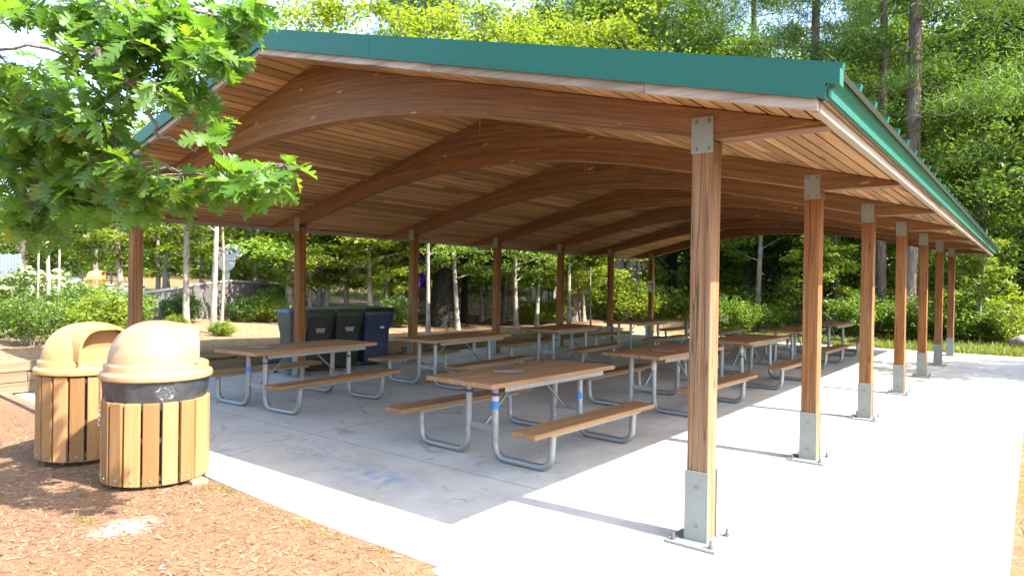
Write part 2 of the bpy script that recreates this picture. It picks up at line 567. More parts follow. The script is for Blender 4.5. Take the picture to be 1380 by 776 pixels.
M['bark_pale'] = m_bark('pale_bark', [(.3, (.13, .105, .08)), (.5, (.33, .285, .23)), (.75, (.52, .47, .39))], 9, 4, .5)
M['bark_dark'] = m_bark('dark_ivy_bark', [(.3, (.012, .011, .008)), (.5, (.030, .026, .019)), (.75, (.06, .05, .036))], 9, 2)
M['bark_oak'] = m_bark('grey_oak_bark', [(.3, (.10, .085, .07)), (.5, (.21, .18, .15)), (.75, (.33, .29, .25))], 18, 4)
gg = G('wood_chip')
isl = gg.n('NewGeometry').outputs['Random Per Island']
gg.bsdf(gg.ramp(isl, [(0, (.085, .045, .025)), (.35, (.24, .125, .065)), (.7, (.38, .225, .125)), (.92, (.50, .345, .215)), (1, (.62, .50, .38))]), .85, spec=.2)
M['chip'] = gg.done()

# ------------------------------------------------------------------ terrain


def wall_h(y):
    return float(np.clip(.445 - .018 * y, .2, .45))


WX = -9.7


def gz(x, y):
    """terrain height"""
    n = .025 * math.sin(x * 1.3 + y * .7) + .02 * math.sin(x * .6 - y * 1.9 + 1)
    if x < WX - .12:
        d = WX - x
        z = wall_h(y) + .028 * d + n * min(1, d * .6)
        if d > 30:
            z += .03 * (d - 30)
    else:
        z = -.02
        if y < -1.3:
            z += (x + 4.1) * .045 * min(1, (-1.3 - y) / .5) if x < -1 else .1 * 0
            z = max(-.16, min(.05, z))
            z += n * .35 * min(1, (-1.3 - y) / .4)
        if x > 1.6 and y > -1.6:
            z += n * .4 * min(1, (x - 1.6)) - .005
        if y > 17.4:
            t = (y - 17.4)
            z += n * min(1, t * .5) + .012 * t
        if y > 45:
            z += .07 * (y - 45)
    r = math.hypot(x, y)
    if r > 90:
        z += .05 * (r - 90)
    return z


def build_ground():
    xs = list(np.concatenate([np.linspace(-420, -80, 12), np.linspace(-72, -24, 25), np.linspace(-23, -10, 40), [WX - .13, WX - .12 + .001],
                              np.linspace(-9.6, 6, 80), np.linspace(6.5, 40, 40), np.linspace(50, 420, 14)]))
    ys = list(np.concatenate([np.linspace(-420, -30, 12), np.linspace(-26, -7, 14), np.linspace(-6.5, 2, 50), np.linspace(2.4, 30, 60), np.linspace(31, 80, 34), np.linspace(95, 420, 12)]))
    vs = [(x, y, gz(x, y)) for y in ys for x in xs]
    nx, ny = len(xs), len(ys)
    F = np.array([(j * nx + i, j * nx + i + 1, (j + 1) * nx + i + 1, (j + 1) * nx + i) for j in range(ny - 1) for i in range(nx - 1)])
    me = np_mesh('ground', np.array(vs), F, M['ground'], 4)
    at_ = me.attributes.new('zone', 'FLOAT_VECTOR', 'POINT')
    Z = []
    for x, y, z in vs:
        d = gr = li = 0
        if x < WX - .1:
            d = 1
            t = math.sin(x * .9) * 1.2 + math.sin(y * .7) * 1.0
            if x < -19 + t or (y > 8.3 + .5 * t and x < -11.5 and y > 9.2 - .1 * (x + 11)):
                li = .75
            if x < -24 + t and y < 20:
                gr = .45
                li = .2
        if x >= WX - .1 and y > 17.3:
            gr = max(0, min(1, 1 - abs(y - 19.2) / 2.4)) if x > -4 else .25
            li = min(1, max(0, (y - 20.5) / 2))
            if y < 19 and x < -4:
                d = .8
        if x > 1.6 and y > -1.6 and y < 17.3:
            d, gr = .3, .25 + .3 * math.sin(y * 2 + x)
            gr = max(0, gr)
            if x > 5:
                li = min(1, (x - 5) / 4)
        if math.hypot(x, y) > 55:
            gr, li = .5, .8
        Z.append((d, gr, li))
    at_.data.foreach_set('vector', np.array(Z, np.float32).ravel())
    me.polygons.foreach_set('use_smooth', [True] * len(me.polygons))
    o = link('ground', me)
    tag(o, kind='structure')


build_ground()

# slab
mb = MB()
mb.prism([(-9.62, -1.06), (1.61, -1.58), (1.61, 17.25), (-9.62, 17.25)], -.12, .004, 0, 'xy')
o = mb.build('pavement', M['concrete'], None, False, .012)
tag(o, kind='structure')
# far path on the left bank
mb = MB()
pp = [at(-60, 372, 27), at(60, 372, 27), at(190, 378, 26), at(190, 371, 34), at(60, 366, 36), at(-60, 366, 36)]
V = []
for q in pp:
    V.append((q.x, q.y, gz(q.x, q.y) + .03))
mb.add(V, [tuple(range(6))])
tag(mb.build('path', M['path']), kind='structure')

# ------------------------------------------------------------------ shelter


def deck_z(x):
    return ZE + .052 + SL * (5.008 - abs(x - XM))


def beam_bottom(x):
    d = abs(x - XM)
    a = 3.245 - .0415 * d * d if d < 2.65 else 2.9536 - .22 * (d - 2.65)
    return max(a, 2.595)


shelter = thing('picnic_shelter', 'open picnic shelter with timber posts, curved wooden beams and a green metal roof', 'shelter')
BW = .145


def make_beam():
    n = 72
    xs = np.linspace(XM - 4.995, XM + 4.995, n)
    xs = np.sort(np.append(xs, [XM]))
    n = len(xs)
    vs, fs, uvs = [], [], []
    for yy in (-BW / 2, BW / 2):
        for x in xs:
            vs += [(x, yy, beam_bottom(x)), (x, yy, deck_z(x))]
    m = 2 * n

    def uvof(i):
        x, y, z = vs[i]
        return (x, z - beam_bottom(x))
    for i in range(n - 1):
        a, b = 2 * i, 2 * i + 2
        fs.append((a, b, b + 1, a + 1))
        fs.append((a + m, a + 1 + m, b + 1 + m, b + m))
        fs.append((a, a + m, b + m, b))
        fs.append((a + 1, b + 1, b + 1 + m, a + 1 + m))
    fs.append((0, 1, 1 + m, m))
    fs.append((m - 2, 2 * m - 2, 2 * m - 1, m - 1))
    me = bpy.data.meshes.new('beam')
    me.from_pydata(vs, [], fs)
    me.materials.append(M['beam'])
    uv = me.uv_layers.new(name='UVMap')
    for p in me.polygons:
        for li in p.loop_indices:
            i = me.loops[li].vertex_index
            x, y, z = vs[i]
            q = uvof(i)
            d = abs(x - XM)
            # laminations follow the soffit curve; under face uses the width
            if abs(p.normal.z) > .8:
                uv.data[li].uv = (x, y + .3)
            else:
                uv.data[li].uv = (x, q[1])
    me.update()
    return me


beam_me = make_beam()
for i in range(7):
    o = link('beam', beam_me, shelter)
    o.location = (0, i * S, 0)
    b = o.modifiers.new('bevel', 'BEVEL')
    b.width = .006
    b.limit_method = 'ANGLE'
    b.angle_limit = R(50)

# posts (proto)
PH = .072
mb = MB()
mb.box2((-PH, -PH, .03), (PH, PH, 2.60))
post_me = mb.mesh('post', M['post'])
mb = MB()          # base bracket: flat plate on the ground, two upright side plates with a slot between
mb.box((0, 0, .016), (.33, .36, .014))
for sy in (-1, 1):
    mb.box((0, sy * (PH + .008), .24), (.155, .008, .46))
mb.box((PH - .004, 0, .16), (.006, .13, .28))
brk_me = mb.mesh('base_bracket', M['plate'])
mb = MB()
mb.box((0, -(PH + .006), 2.635), (.145, .008, .232))
cap_me = mb.mesh('cap_plate', M['plate'])


def bolt(mb, p, d, r=.012, h=.012):
    d = Vector(d)
    mb.tube([Vector(p), Vector(p) + d * h], [r, r * .85], 8)


mb = MB()
bolt(mb, (0, 0, 0), (0, -1, 0), .012, .011)
bolt_me = mb.mesh('bolt', M['bolt'])
mb = MB()
mb.tube([(0, 0, 0), (0, 0, .014), (0, 0, .0145), (0, 0, .05)], [.017, .017, .010, .010], 8)
anchor_me = mb.mesh('anchor_bolt', M['bolt'])
for side in (0, -W):
    for i in range(7):
        o = link('post', post_me, shelter)
        o.location = (side, i * S, 0)
        o['weather'] = 1.0 if (side == 0 and i == 0) else (.25 if i < 3 else .05)
        b = o.modifiers.new('bevel', 'BEVEL')
        b.width = .008
        b.segments = 2
        if side == 0 and i == 0:
            o['label'] = 'pale weathered corner post nearest the camera'
        link('base_bracket', brk_me, o)
        link('cap_plate', cap_me, o)
        c = link('cap_plate', cap_me, o)
        c.rotation_euler = (0, 0, math.pi)
        if i < (5 if side == 0 else 3):
            for z in (.12, .37):
                link('bolt', bolt_me, o).location = (0, -(PH + .012), z)
            for x in (-.042, .042):
                for z in (2.55, 2.725):
                    link('bolt', bolt_me, o).location = (x, -(PH + .010), z)
            for x in (-.125, .125):
                for y in (-.14, .14):
                    link('anchor_bolt', anchor_me, o).location = (x, y, .0225)

# roof boards (run along y); each board a box, random butt joints
mb = MB()
bw = .135
for sgn in (-1, 1):
    k = 0
    d = .003
    while d < 5.03:
        w = min(bw - .014, 5.03 - d)
        y = YF + .02
        first = True
        while y < YB - .03:
            L = random.uniform(2.2, 4.8) * (random.random() if first else 1)
            L = max(.5, L)
            first = False
            y2 = min(YB - .02, y + L)
            z1 = deck_z(XM + d) + .001
            z2 = deck_z(XM + d + w) + .001
            xa, xb = XM + sgn * d, XM + sgn * (d + w)
            jz = random.uniform(0, .002)
            vs = []
            for yy in (y + .0015, y2 - .0015):
                vs += [(xa, yy, z1 + jz + .003), (xa + sgn * .006, yy, z1 + jz - SL * .006), (xb - sgn * .006, yy, z2 + jz + SL * .006), (xb, yy, z2 + jz + .003), (xb, yy, z2 + .022), (xa, yy, z1 + .022)]
            fs = [(0, 1, 2, 3, 4, 5), (11, 10, 9, 8, 7, 6)] + [(q, q + 6, (q + 1) % 6 + 6, (q + 1) % 6) for q in range(6)]
            mb.add(vs, fs)
            y = y2
        d += bw
        k += 1
mb.build('roof_boards', M['deck'], shelter)
mb = MB()
for sgn in (-1, 1):
    e = XM + sgn * 5.03
    z0_, z1_ = deck_z(XM) + .0235, deck_z(XM) + .0235 - SL * 5.03
    mb.add([(XM, YF + .02, z0_), (e, YF + .02, z1_), (e, YB - .02, z1_), (XM, YB - .02, z0_)], [(0, 1, 2, 3)])
mb.build('gap_shade_sheet', M['seal_gap_shade'], shelter)  # dark sheet added so the gaps between boards look shaded

# metal roof
mb = MB()
for sgn in (-1, 1):
    e = XM + sgn * 5.06
    zt, zb_ = deck_z(XM) + .10, deck_z(XM) + .026
    dz = SL * 5.06
    y0, y1 = YF - .02, YB + .02
    mb.add([(XM, y0, zb_), (e, y0, zb_ - dz), (e, y0, zt - dz), (XM, y0, zt), (XM, y1, zb_), (e, y1, zb_ - dz), (e, y1, zt - dz), (XM, y1, zt)],
           [(0, 1, 2, 3), (7, 6, 5, 4), (0, 4, 5, 1), (1, 5, 6, 2), (2, 6, 7, 3), (3, 7, 4, 0)])
roof = mb.build('metal_roof', M['teal'], shelter)
mb = MB()
nr = 41
for k in range(nr):
    y = YF + .06 + (YB - YF - .12) * k / (nr - 1)
    for sgn in (-1, 1):
        a = Vector((XM, y, deck_z(XM) + .178))
        b = Vector((XM + sgn * 5.105, y, deck_z(XM) + .178 - SL * 5.105))
        mb.bar(a, b, .055, .062)
mb.build('roof_ribs', M['teal'], roof)
mb = MB()
mb.prism([(XM - .22, deck_z(XM) + .11), (XM, deck_z(XM) + .17), (XM + .22, deck_z(XM) + .11), (XM, deck_z(XM) + .13)], YF - .03, YB + .03)
mb.build('ridge_cap', M['teal'], roof)


def rake(y0, y1, nm_dir):
    mb = MB()     # teal fascia, joined from three lengths
    for sgn in (-1, 1):
        cuts = [0, 1.62, 5.05]
        for a, b in zip(cuts[:-1], cuts[1:]):
            b2 = b - (.004 if b < 5 else 0)
            za, zb2 = ZE + .06 + SL * (5.008 - a), ZE + .06 + SL * (5.008 - b2)
            mb.prism([(XM + sgn * a, za), (XM + sgn * b2, zb2), (XM + sgn * b2, zb2 + .155), (XM + sgn * a, za + .155)], y0, y1)
        e0, e1 = 5.05, 5.115
        za, zb2 = ZE + .135 + SL * (5.008 - e0), ZE + .135 + SL * (5.008 - e1)
        mb.prism([(XM + sgn * e0, za), (XM + sgn * e1, zb2), (XM + sgn * e1, zb2 + .08), (XM + sgn * e0, za + .08)], y0, y1 + .03 * nm_dir)
        # drip edge
        za, zb2 = ZE + .052 + SL * 5.008, ZE + .052
        mb.prism([(XM, za), (XM + sgn * 5.008, zb2), (XM + sgn * 5.008, zb2 + .012), (XM, za + .012)], y0 - .012 * nm_dir, y0)
    mb.build('rake_fascia', M['teal'], shelter)
    mb = MB()
    for sgn in (-1, 1):
        cuts = [0, 2.3, 4.06, 5.012]
        for a, b in zip(cuts[:-1], cuts[1:]):
            b2 = b - .003
            za, zb2 = ZE + SL * (5.008 - a), ZE + SL * (5.008 - b2)
            yy0, yy1 = sorted((y0 + .016 * nm_dir, y1 + .012 * nm_dir))
            mb.prism([(XM + sgn * a, za), (XM + sgn * b2, zb2), (XM + sgn * b2, zb2 + .058), (XM + sgn * a, za + .058)], yy0, yy1)
    mb.build('rake_trim', M['trim_x'], shelter)


rake(YF - .05, YF, 1)
rake(YB + .05, YB, -1)
for sgn in (-1, 1):
    e = XM + sgn * 5.012
    mb = MB()
    mb.box2((e - sgn * .04, YF + .018, ZE), (e, YB - .018, ZE + .062))
    mb.build('eave_trim', M['trim'], shelter)
    mb = MB()
    P = [(.004, .066), (.012, .064), (.030, .070), (.086, .172), (.080, .176), (.026, .080), (.010, .074), (.004, .16)]
    y = YF - .048
    segs = [YF - .048, 4.9, 10.9, YB + .048]
    for a, b in zip(segs[:-1], segs[1:]):
        mb.prism([(e + sgn * px_, ZE + pz) for px_, pz in P], a, b - .004)
    gut = mb.build('gutter', M['teal'], shelter)
    mb = MB()
    mb.prism([(e + sgn * .076, ZE + .166), (e + sgn * .094, ZE + .158), (e + sgn * .102, ZE + .188), (e + sgn * .074, ZE + .194)], YF - .045, YB + .045)
    mb.build('gutter_lip', M['moss'], gut)
    mb = MB()
    mb.box2((e + sgn * .0035, YF, ZE + .053), (e + sgn * .012, YB, ZE + .064))
    mb.build('sealant_strip', M['seal_gap_shade'], gut)

# numbered sign on the far left post
sg = thing('number_sign', 'small white sign with a dark numeral 7 on the farthest left post', 'sign', (-W + .045, 6 * S - PH - .022, 1.66))
mb = MB()
mb.box((0, 0, 0), (.25, .012, .36))
mb.build('sign_panel', M['white'], sg, False, .002)
mb = MB()
mb.prism([(-.055, .09), (.065, .09), (.065, .065), (.062, -.115), (.03, -.115), (.032, .055), (-.03, .055), (-.055, .03)], -.012, -.0085)
mb.build('numeral', M['ink'], sg)

# ------------------------------------------------------------------ picnic tables
TL, TZ, BZ = 2.08, .77, .415


def arc_pts(cx, cz, r, a0, a1, n=6):
    return [(cx + r * math.cos(R(a0 + (a1 - a0) * i / n)), cz + r * math.sin(R(a0 + (a1 - a0) * i / n))) for i in range(n + 1)]


def make_table():
    t = thing('picnic_table', 'x', 'picnic table', group='picnic tables under the shelter')
    mb = MB()
    bwid = .84 / 3
    for k in range(3):
        mb.box((-.28 + k * bwid, 0, TZ - .022), (bwid - .004, TL, .044))
    mb.build('tabletop', M['table'], t, False, .006)
    for s in (-1, 1):
        mb = MB()
        mb.box((s * .815, -.06, BZ - .022), (.265, TL, .044))
        mb.build('seat', M['table'], t, False, .006)
    for y in (-.70, .72):
        for s in (-1, 1):
            pts = [(s * .165, TZ - .05), (s * .17, .4), (s * .175, .17)]
            pts += [(s * x, z) for x, z in arc_pts(.175 + .13, .161, .13, 180, 270)]
            pts += [(s * x, z) for x, z in arc_pts(.70, .161, .13, 270, 360)]
            pts += [(s * .835, .28), (s * .84, BZ - .046)]
            mb = MB()
            mb.tube([(x, y, z) for x, z in pts], .0335, 12)
            mb.build('leg', M['galv'], t, 60)
    for y, d in ((-.70, 1), (.72, -1)):
        mb = MB()
        mb.bar((-.17, y, .30), (.17, y, .30), .006, .055)
        mb.build('crossbar', M['galv'], t)
        mb = MB()
        pts = [(0, y + d * .01, .30), (0, y + d * .05, .31), (0, y + d * .52, TZ - .075), (0, y + d * .58, TZ - .055)]
        mb.tube([(x, yy, z) for x, yy, z in pts], .014, 8)
        mb.build('brace', M['galv'], t, 50)
    for y in (-.70, .0, .72):
        mb = MB()
        mb.box((0, y, TZ - .052), (.62, .05, .012))
        mb.build('batten', M['galv'], t)
    for s in (-1, 1):
        mb = MB()
        mb.prism([(s * .397, TZ - .045), (s * .397, TZ - .09), (s * .392, TZ - .09), (s * .392, TZ - .05), (s * .355, TZ - .05), (s * .355, TZ - .045)], -.83, .83)
        mb.build('top_rail', M['galv'], t)
        for e in (.735, .895):
            mb = MB()
            mb.box((s * e, -.02, BZ - .060), (.006, 1.56, .028))
            mb.build('seat_rail', M['galv'], t)
        for y in (-.70, .72):
            mb = MB()
            mb.box((s * .815, y, BZ - .0475), (.145, .05, .005))
            mb.build('seat_plate', M['galv'], t)
    return t


proto = make_table()
TABLES = [
    # x, y(centre), rot, label
    (-2.43, 1.36, -1.6, 'picnic table nearest the camera with a printed notice and bright blue tape on its legs'),
    (-2.40, 4.62, -1.5, 'second picnic table in the right row, seen behind the nearest corner post'),
    (-2.33, 7.75, -1.2, 'third picnic table in the right row with white and navy tape on a leg'),
    (-2.50, 11.30, -.5, 'fourth picnic table in the right row, partly behind the second right post'),
    (-2.55, 14.75, -1.0, 'farthest picnic table in the right row near the back edge of the slab'),
    (-6.25, 1.28, 5.0, 'left picnic table in front of the wheeled bins with a pale paper on top'),
    (-6.02, 4.15, 3.0, 'second picnic table in the left row, right of the dark blue bin'),
    (-6.15, 7.62, 5.0, 'third picnic table in the left row with dark diagonal braces'),
    (-6.30, 11.35, -2.0, 'fourth picnic table in the left row, in front of the post with the number sign'),
    (-6.05, 14.9, 0.0, 'farthest picnic table in the left row, dim against the woods'),
]
tabs = []
for i, (x, y, rz, lab) in enumerate(TABLES):
    o = proto if i == 0 else copy_tree(proto)
    o.location = (x, y, .004)
    o.rotation_euler = (0, 0, R(rz))
    o['label'] = lab
    tabs.append(o)


def tape(tab, s, y, z, h, mat_, rad=.035):
    """wraps a leg of the table; finds the leg so that the tape is its sub-part"""
    leg = None
    for ch in tab.children:
        if ch.name.startswith('leg'):
            vx = [v.co for v in ch.data.vertices]
            cx = sum(v.x for v in vx) / len(vx)
            cy = sum(v.y for v in vx) / len(vx)
            if cx * s > 0 and abs(cy - y) < .2:
                leg = ch
    mb = MB()
    mb.tube([(s * .167, y, z - h / 2), (s * .167, y, z + h / 2)], rad, 12)
    mb.build('tape', mat_, leg, 60)


T1 = tabs[0]
tape(T1, 1, -.70, .62, .03, M['tapenavy'])
tape(T1, 1, -.70, .585, .045, M['tapewhite'])
tape(T1, 1, -.70, .52, .075, M['tapeblue'], .0365)
tape(T1, -1, -.70, .62, .03, M['tapenavy'])
tape(T1, 1, .72, .64, .035, M['tapenavy'])
tape(T1, 1, .72, .45, .07, M['tapeblue'], .0365)
T6 = tabs[5]
tape(T6, 1, -.70, .60, .025, M['tapenavy'])
tape(T6, -1, -.70, .50, .07, M['tapeblue'], .0365)
tape(T6, 1, .72, .58, .03, M['tapenavy'])
tape(tabs[1], 1, -.70, .60, .08, M['tapewhite'])
tape(tabs[2], 1, -.70, .60, .06, M['tapewhite'])
tape(tabs[2], 1, -.70, .50, .03, M['tapenavy'])
tape(tabs[2], 1, .72, .64, .06, M['tapeblue'])


def notice(tab, x, y, rz, label, curl=.012, sx=.30, sy=.21):
    mb = MB()
    n = 8
    vs, fs = [], []
    for top in (0, 1):
        for i in range(n + 1):
            for j in range(n + 1):
                a, b = i / n - .5, j / n - .5
                z = .0015 + curl * (max(0, abs(a) - .25) * 2) ** 2 + .004 * (math.sin(a * 9 + b * 4) * .5 + .5) + .0006 * top
                vs.append((a * sx, b * sy, z))
    m = (n + 1) * (n + 1)
    for i in range(n):
        for j in range(n):
            a = i * (n + 1) + j
            fs.append((a, a + 1, a + n + 2, a + n + 1))
            fs.append((a + m, a + n + 1 + m, a + n + 2 + m, a + 1 + m))
    mb.add(vs, fs)
    p = Matrix.Rotation(tab.rotation_euler.z, 4, 'Z') @ Vector((x, y, 0))
    o = mb.build('paper_notice', M['paper'], None, 30, 0, (tab.location.x + p.x, tab.location.y + p.y, TZ + .0065), tab.rotation_euler.z + R(rz))
    tag(o, label, 'notice', 'printed notices on the tables')


notice(tabs[0], -.02, -.28, 35, 'printed sheet lying on the picnic table nearest the camera')
notice(tabs[5], -.12, -.55, 28, 'pale sheet lying on the left table in front of the bins')
notice(tabs[1], .12, -.32, 30, 'curled sheet on the second table of the right row', .05)

# ------------------------------------------------------------------ trash cans


def make_can(loc, open_rot, label, lidmat, raised, body_rot=0, top=.70):
    t = thing('trash_can', label, 'trash can', loc, 0, 'slatted trash cans beside the slab')
    t.scale = (.96, .96, 1)
    n = 18
    mb = MB()
    rb = .40
    for k in range(n):
        a = 2 * math.pi * (k + .5) / n + body_rot
        rot = Matrix.Rotation(a, 3, 'Z')
        wid = 2 * math.pi * (rb + .018) / n - .025
        mb.box((rb * math.cos(a), rb * math.sin(a), .05 + (top - .05) / 2), (.036, wid, top - .05), rot)
    mb.build('slats', M['slat'], t, False, .007)
    mb = MB()
    for z in (.10, .40, top - .04):
        mb.lathe([(rb - .05, z - .02), (rb - .021, z - .02), (rb - .021, z + .02), (rb - .05, z + .02)], 40, capb=False, capt=False)
    mb.lathe([(.0, .035), (rb - .03, .035), (rb - .03, .06), (0, .06)], 40, capb=False, capt=False)
    for k in range(4):
        a = k * math.pi / 2 + .4
        mb.tube([(.25 * math.cos(a), .25 * math.sin(a), -.05), (.25 * math.cos(a), .25 * math.sin(a), .05)], .025, 8)
    mb.build('steel_frame', M['bolt'], t, 30)
    mb = MB()
    mb.lathe([(rb - .055, .05), (rb - .055, .80)], 40, capb=True, capt=False)
    mb.build('inner_bin', M['dark'], t, 30)
    mb = MB()
    for k in range(n):
        a = 2 * math.pi * (k + .5) / n + body_rot
        d = Vector((math.cos(a), math.sin(a), 0))
        s = Vector((-d.y, d.x, 0))
        for z in (.095,):
            bolt(mb, d * (rb + .018) + Vector((0, 0, z)), d, .011, .006)
    mb.build('slat_bolts', M['galv'], t, 30)
    z0 = top + .012 if not raised else .865
    if raised:
        mb = MB()
        # wrinkled liner bag folded over the rim
        nn, vs, fs = 72, [], []
        prof = [(.382, .66), (.386, .72), (.408, .78), (.420, .89)]
        for i, (r, z) in enumerate(prof):
            for k in range(nn):
                a = 2 * math.pi * k / nn
                w = .006 * math.sin(a * 13 + i) + .004 * math.sin(a * 29 + 2 * i) + .002 * math.sin(a * 51)
                zz = z + (.008 * math.sin(a * 7) if i == 0 else 0)
                vs.append(((r + w) * math.cos(a), (r + w) * math.sin(a), zz))
        for i in range(3):
            for k in range(nn):
                k2 = (k + 1) % nn
                fs.append((i * nn + k, i * nn + k2, (i + 1) * nn + k2, (i + 1) * nn + k))
        mb.add(vs, fs)
        liner = mb.build('liner_bag', M['bag'], t, 60)
        mb = MB()
        # bunched clear film
        a0 = math.atan2(CAM.y - loc[1], CAM.x - loc[0]) + R(9)
        na_, nz_ = 16, 7
        vs, fs = [], []
        for j in range(nz_ + 1):
            for i in range(na_ + 1):
                u_, w_ = i / na_ - .5, j / nz_ - .5
                a = a0 + u_ * .42 * (1 - .5 * abs(w_)) + random.gauss(0, .012)
                r_ = .413 + random.uniform(0, .022) * (1 - 3.2 * u_ * u_)
                vs.append((r_ * math.cos(a), r_ * math.sin(a), .775 + w_ * .125 * (1 - 2.6 * u_ * u_) + random.gauss(0, .006)))
        for j in range(nz_):
            for i in range(na_):
                q_ = j * (na_ + 1) + i
                fs.append((q_, q_ + 1, q_ + na_ + 2, q_ + na_ + 1))
        mb.add(vs, fs)
        mb.build('plastic_film', M['film'], liner)
        mb = MB()
        a = math.atan2(CAM.y - loc[1], CAM.x - loc[0]) - R(76)
        for k in range(17):
            z = .855 - k * .021
            d = Vector((math.cos(a), math.sin(a), 0)) * .436
            ring = []
            ax = Vector((math.cos(a + (k % 2) * 1.5), math.sin(a + (k % 2) * 1.5), 0))
            for q in range(9):
                w = 2 * math.pi * q / 8
                ring.append(d + Vector((0, 0, z)) + ax * .008 * math.cos(w) + Vector((0, 0, .015 * math.sin(w))))
            mb.tube(ring, .0028, 5, False)
        mb.build('chain', M['galv'], t, 60)
    # dome lid with its hood
    lid = thing_part('lid', t)
    lid.location = (0, 0, z0)
    lid.rotation_euler = (0, 0, open_rot)
    lid.scale = (.945, .945, 1)
    mb = MB()
    n = 56
    prof = [(.40, .0), (.452, -.004), (.466, .004), (.472, .022), (.468, .045), (.455, .058), (.436, .064), (.432, .075), (.436, .10), (.430, .118), (.412, .126)]
    for i in range(13):
        w = i / 12 * math.pi / 2
        prof.append((.402 * math.cos(w) ** .86 if i < 12 else .001, .130 + .335 * math.sin(w)))
    mb.lathe(prof, n, capb=False, capt=True)
    mb.v = [(.20 + .12 * (x - .20), y, z) if (x > .20 and abs(y) < .262 and .127 < z < .40) else (x, y, z) for x, y, z in mb.v]
    # hood: arch tunnel sloping forward out of the dome
    na, nb = 20, 8
    vs, fs = [], []

    def hood(s, w, off):
        hw = (.27 + .015 * s) + off
        top = (.345 - .04 * s * s if not raised else .325 - .05 * s * s) + off
        xx = .05 + (.345 if not raised else .30) * s
        e = .62
        cx, sx_ = math.cos(w), math.sin(w)
        return (xx, hw * math.copysign(abs(cx) ** e, cx), .128 + (top - 0) * abs(sx_) ** .75)
    for off in (0, -.022):
        for j in range(nb + 1):
            for i in range(na + 1):
                vs.append(hood(j / nb, math.pi * i / na, off))
    q = (nb + 1) * (na + 1)
    for j in range(nb):
        for i in range(na):
            a = j * (na + 1) + i
            fs.append((a, a + 1, a + na + 2, a + na + 1))
            if j >= 3:
                fs.append((a + q, a + na + 1 + q, a + na + 2 + q, a + 1 + q))
    for i in range(na):
        a = nb * (na + 1) + i
        fs.append((a, a + 1, a + 1 + q, a + q))
    mb.add(vs, fs)
    mb.build('dome', lidmat, lid, 35)
    # plate with shade painted in, and the swinging flap, set back inside the hood
    mb = MB()
    poly = []
    for i in range(na + 1):
        x, y, z = hood(.93, math.pi * i / na, -.03)
        poly.append((y, z))
    mb.prism([(y, z) for y, z in poly], .262, .25, 0, 'yz')
    mb.build('opening', M['lid_shade'], lid)
    mb = MB()
    mb.prism([(-.26, .13), (.26, .13), (.25, .235), (-.25, .235)], .28, .295, 0, 'yz')
    mb.build('flap', lidmat, lid, False, .006)
    return t


def thing_part(name, parent):
    o = link(name, None, parent)
    o.empty_display_size = .1
    return o


CAN1 = at(206, 660, 5.62)
can_r = make_can((-4.08, -1.62, gz(-4.08, -1.62) - .005), R(62), 'nearer slatted trash can with a pinkish tan dome lid and grey bag showing', M['lid'], True)
can_l = make_can((-5.50, -1.64, gz(-5.5, -1.64) - .005), R(8), 'farther slatted trash can with a yellow tan lid whose opening faces right', M['lid2'], False, 0, .82)

# ------------------------------------------------------------------ wheeled bins


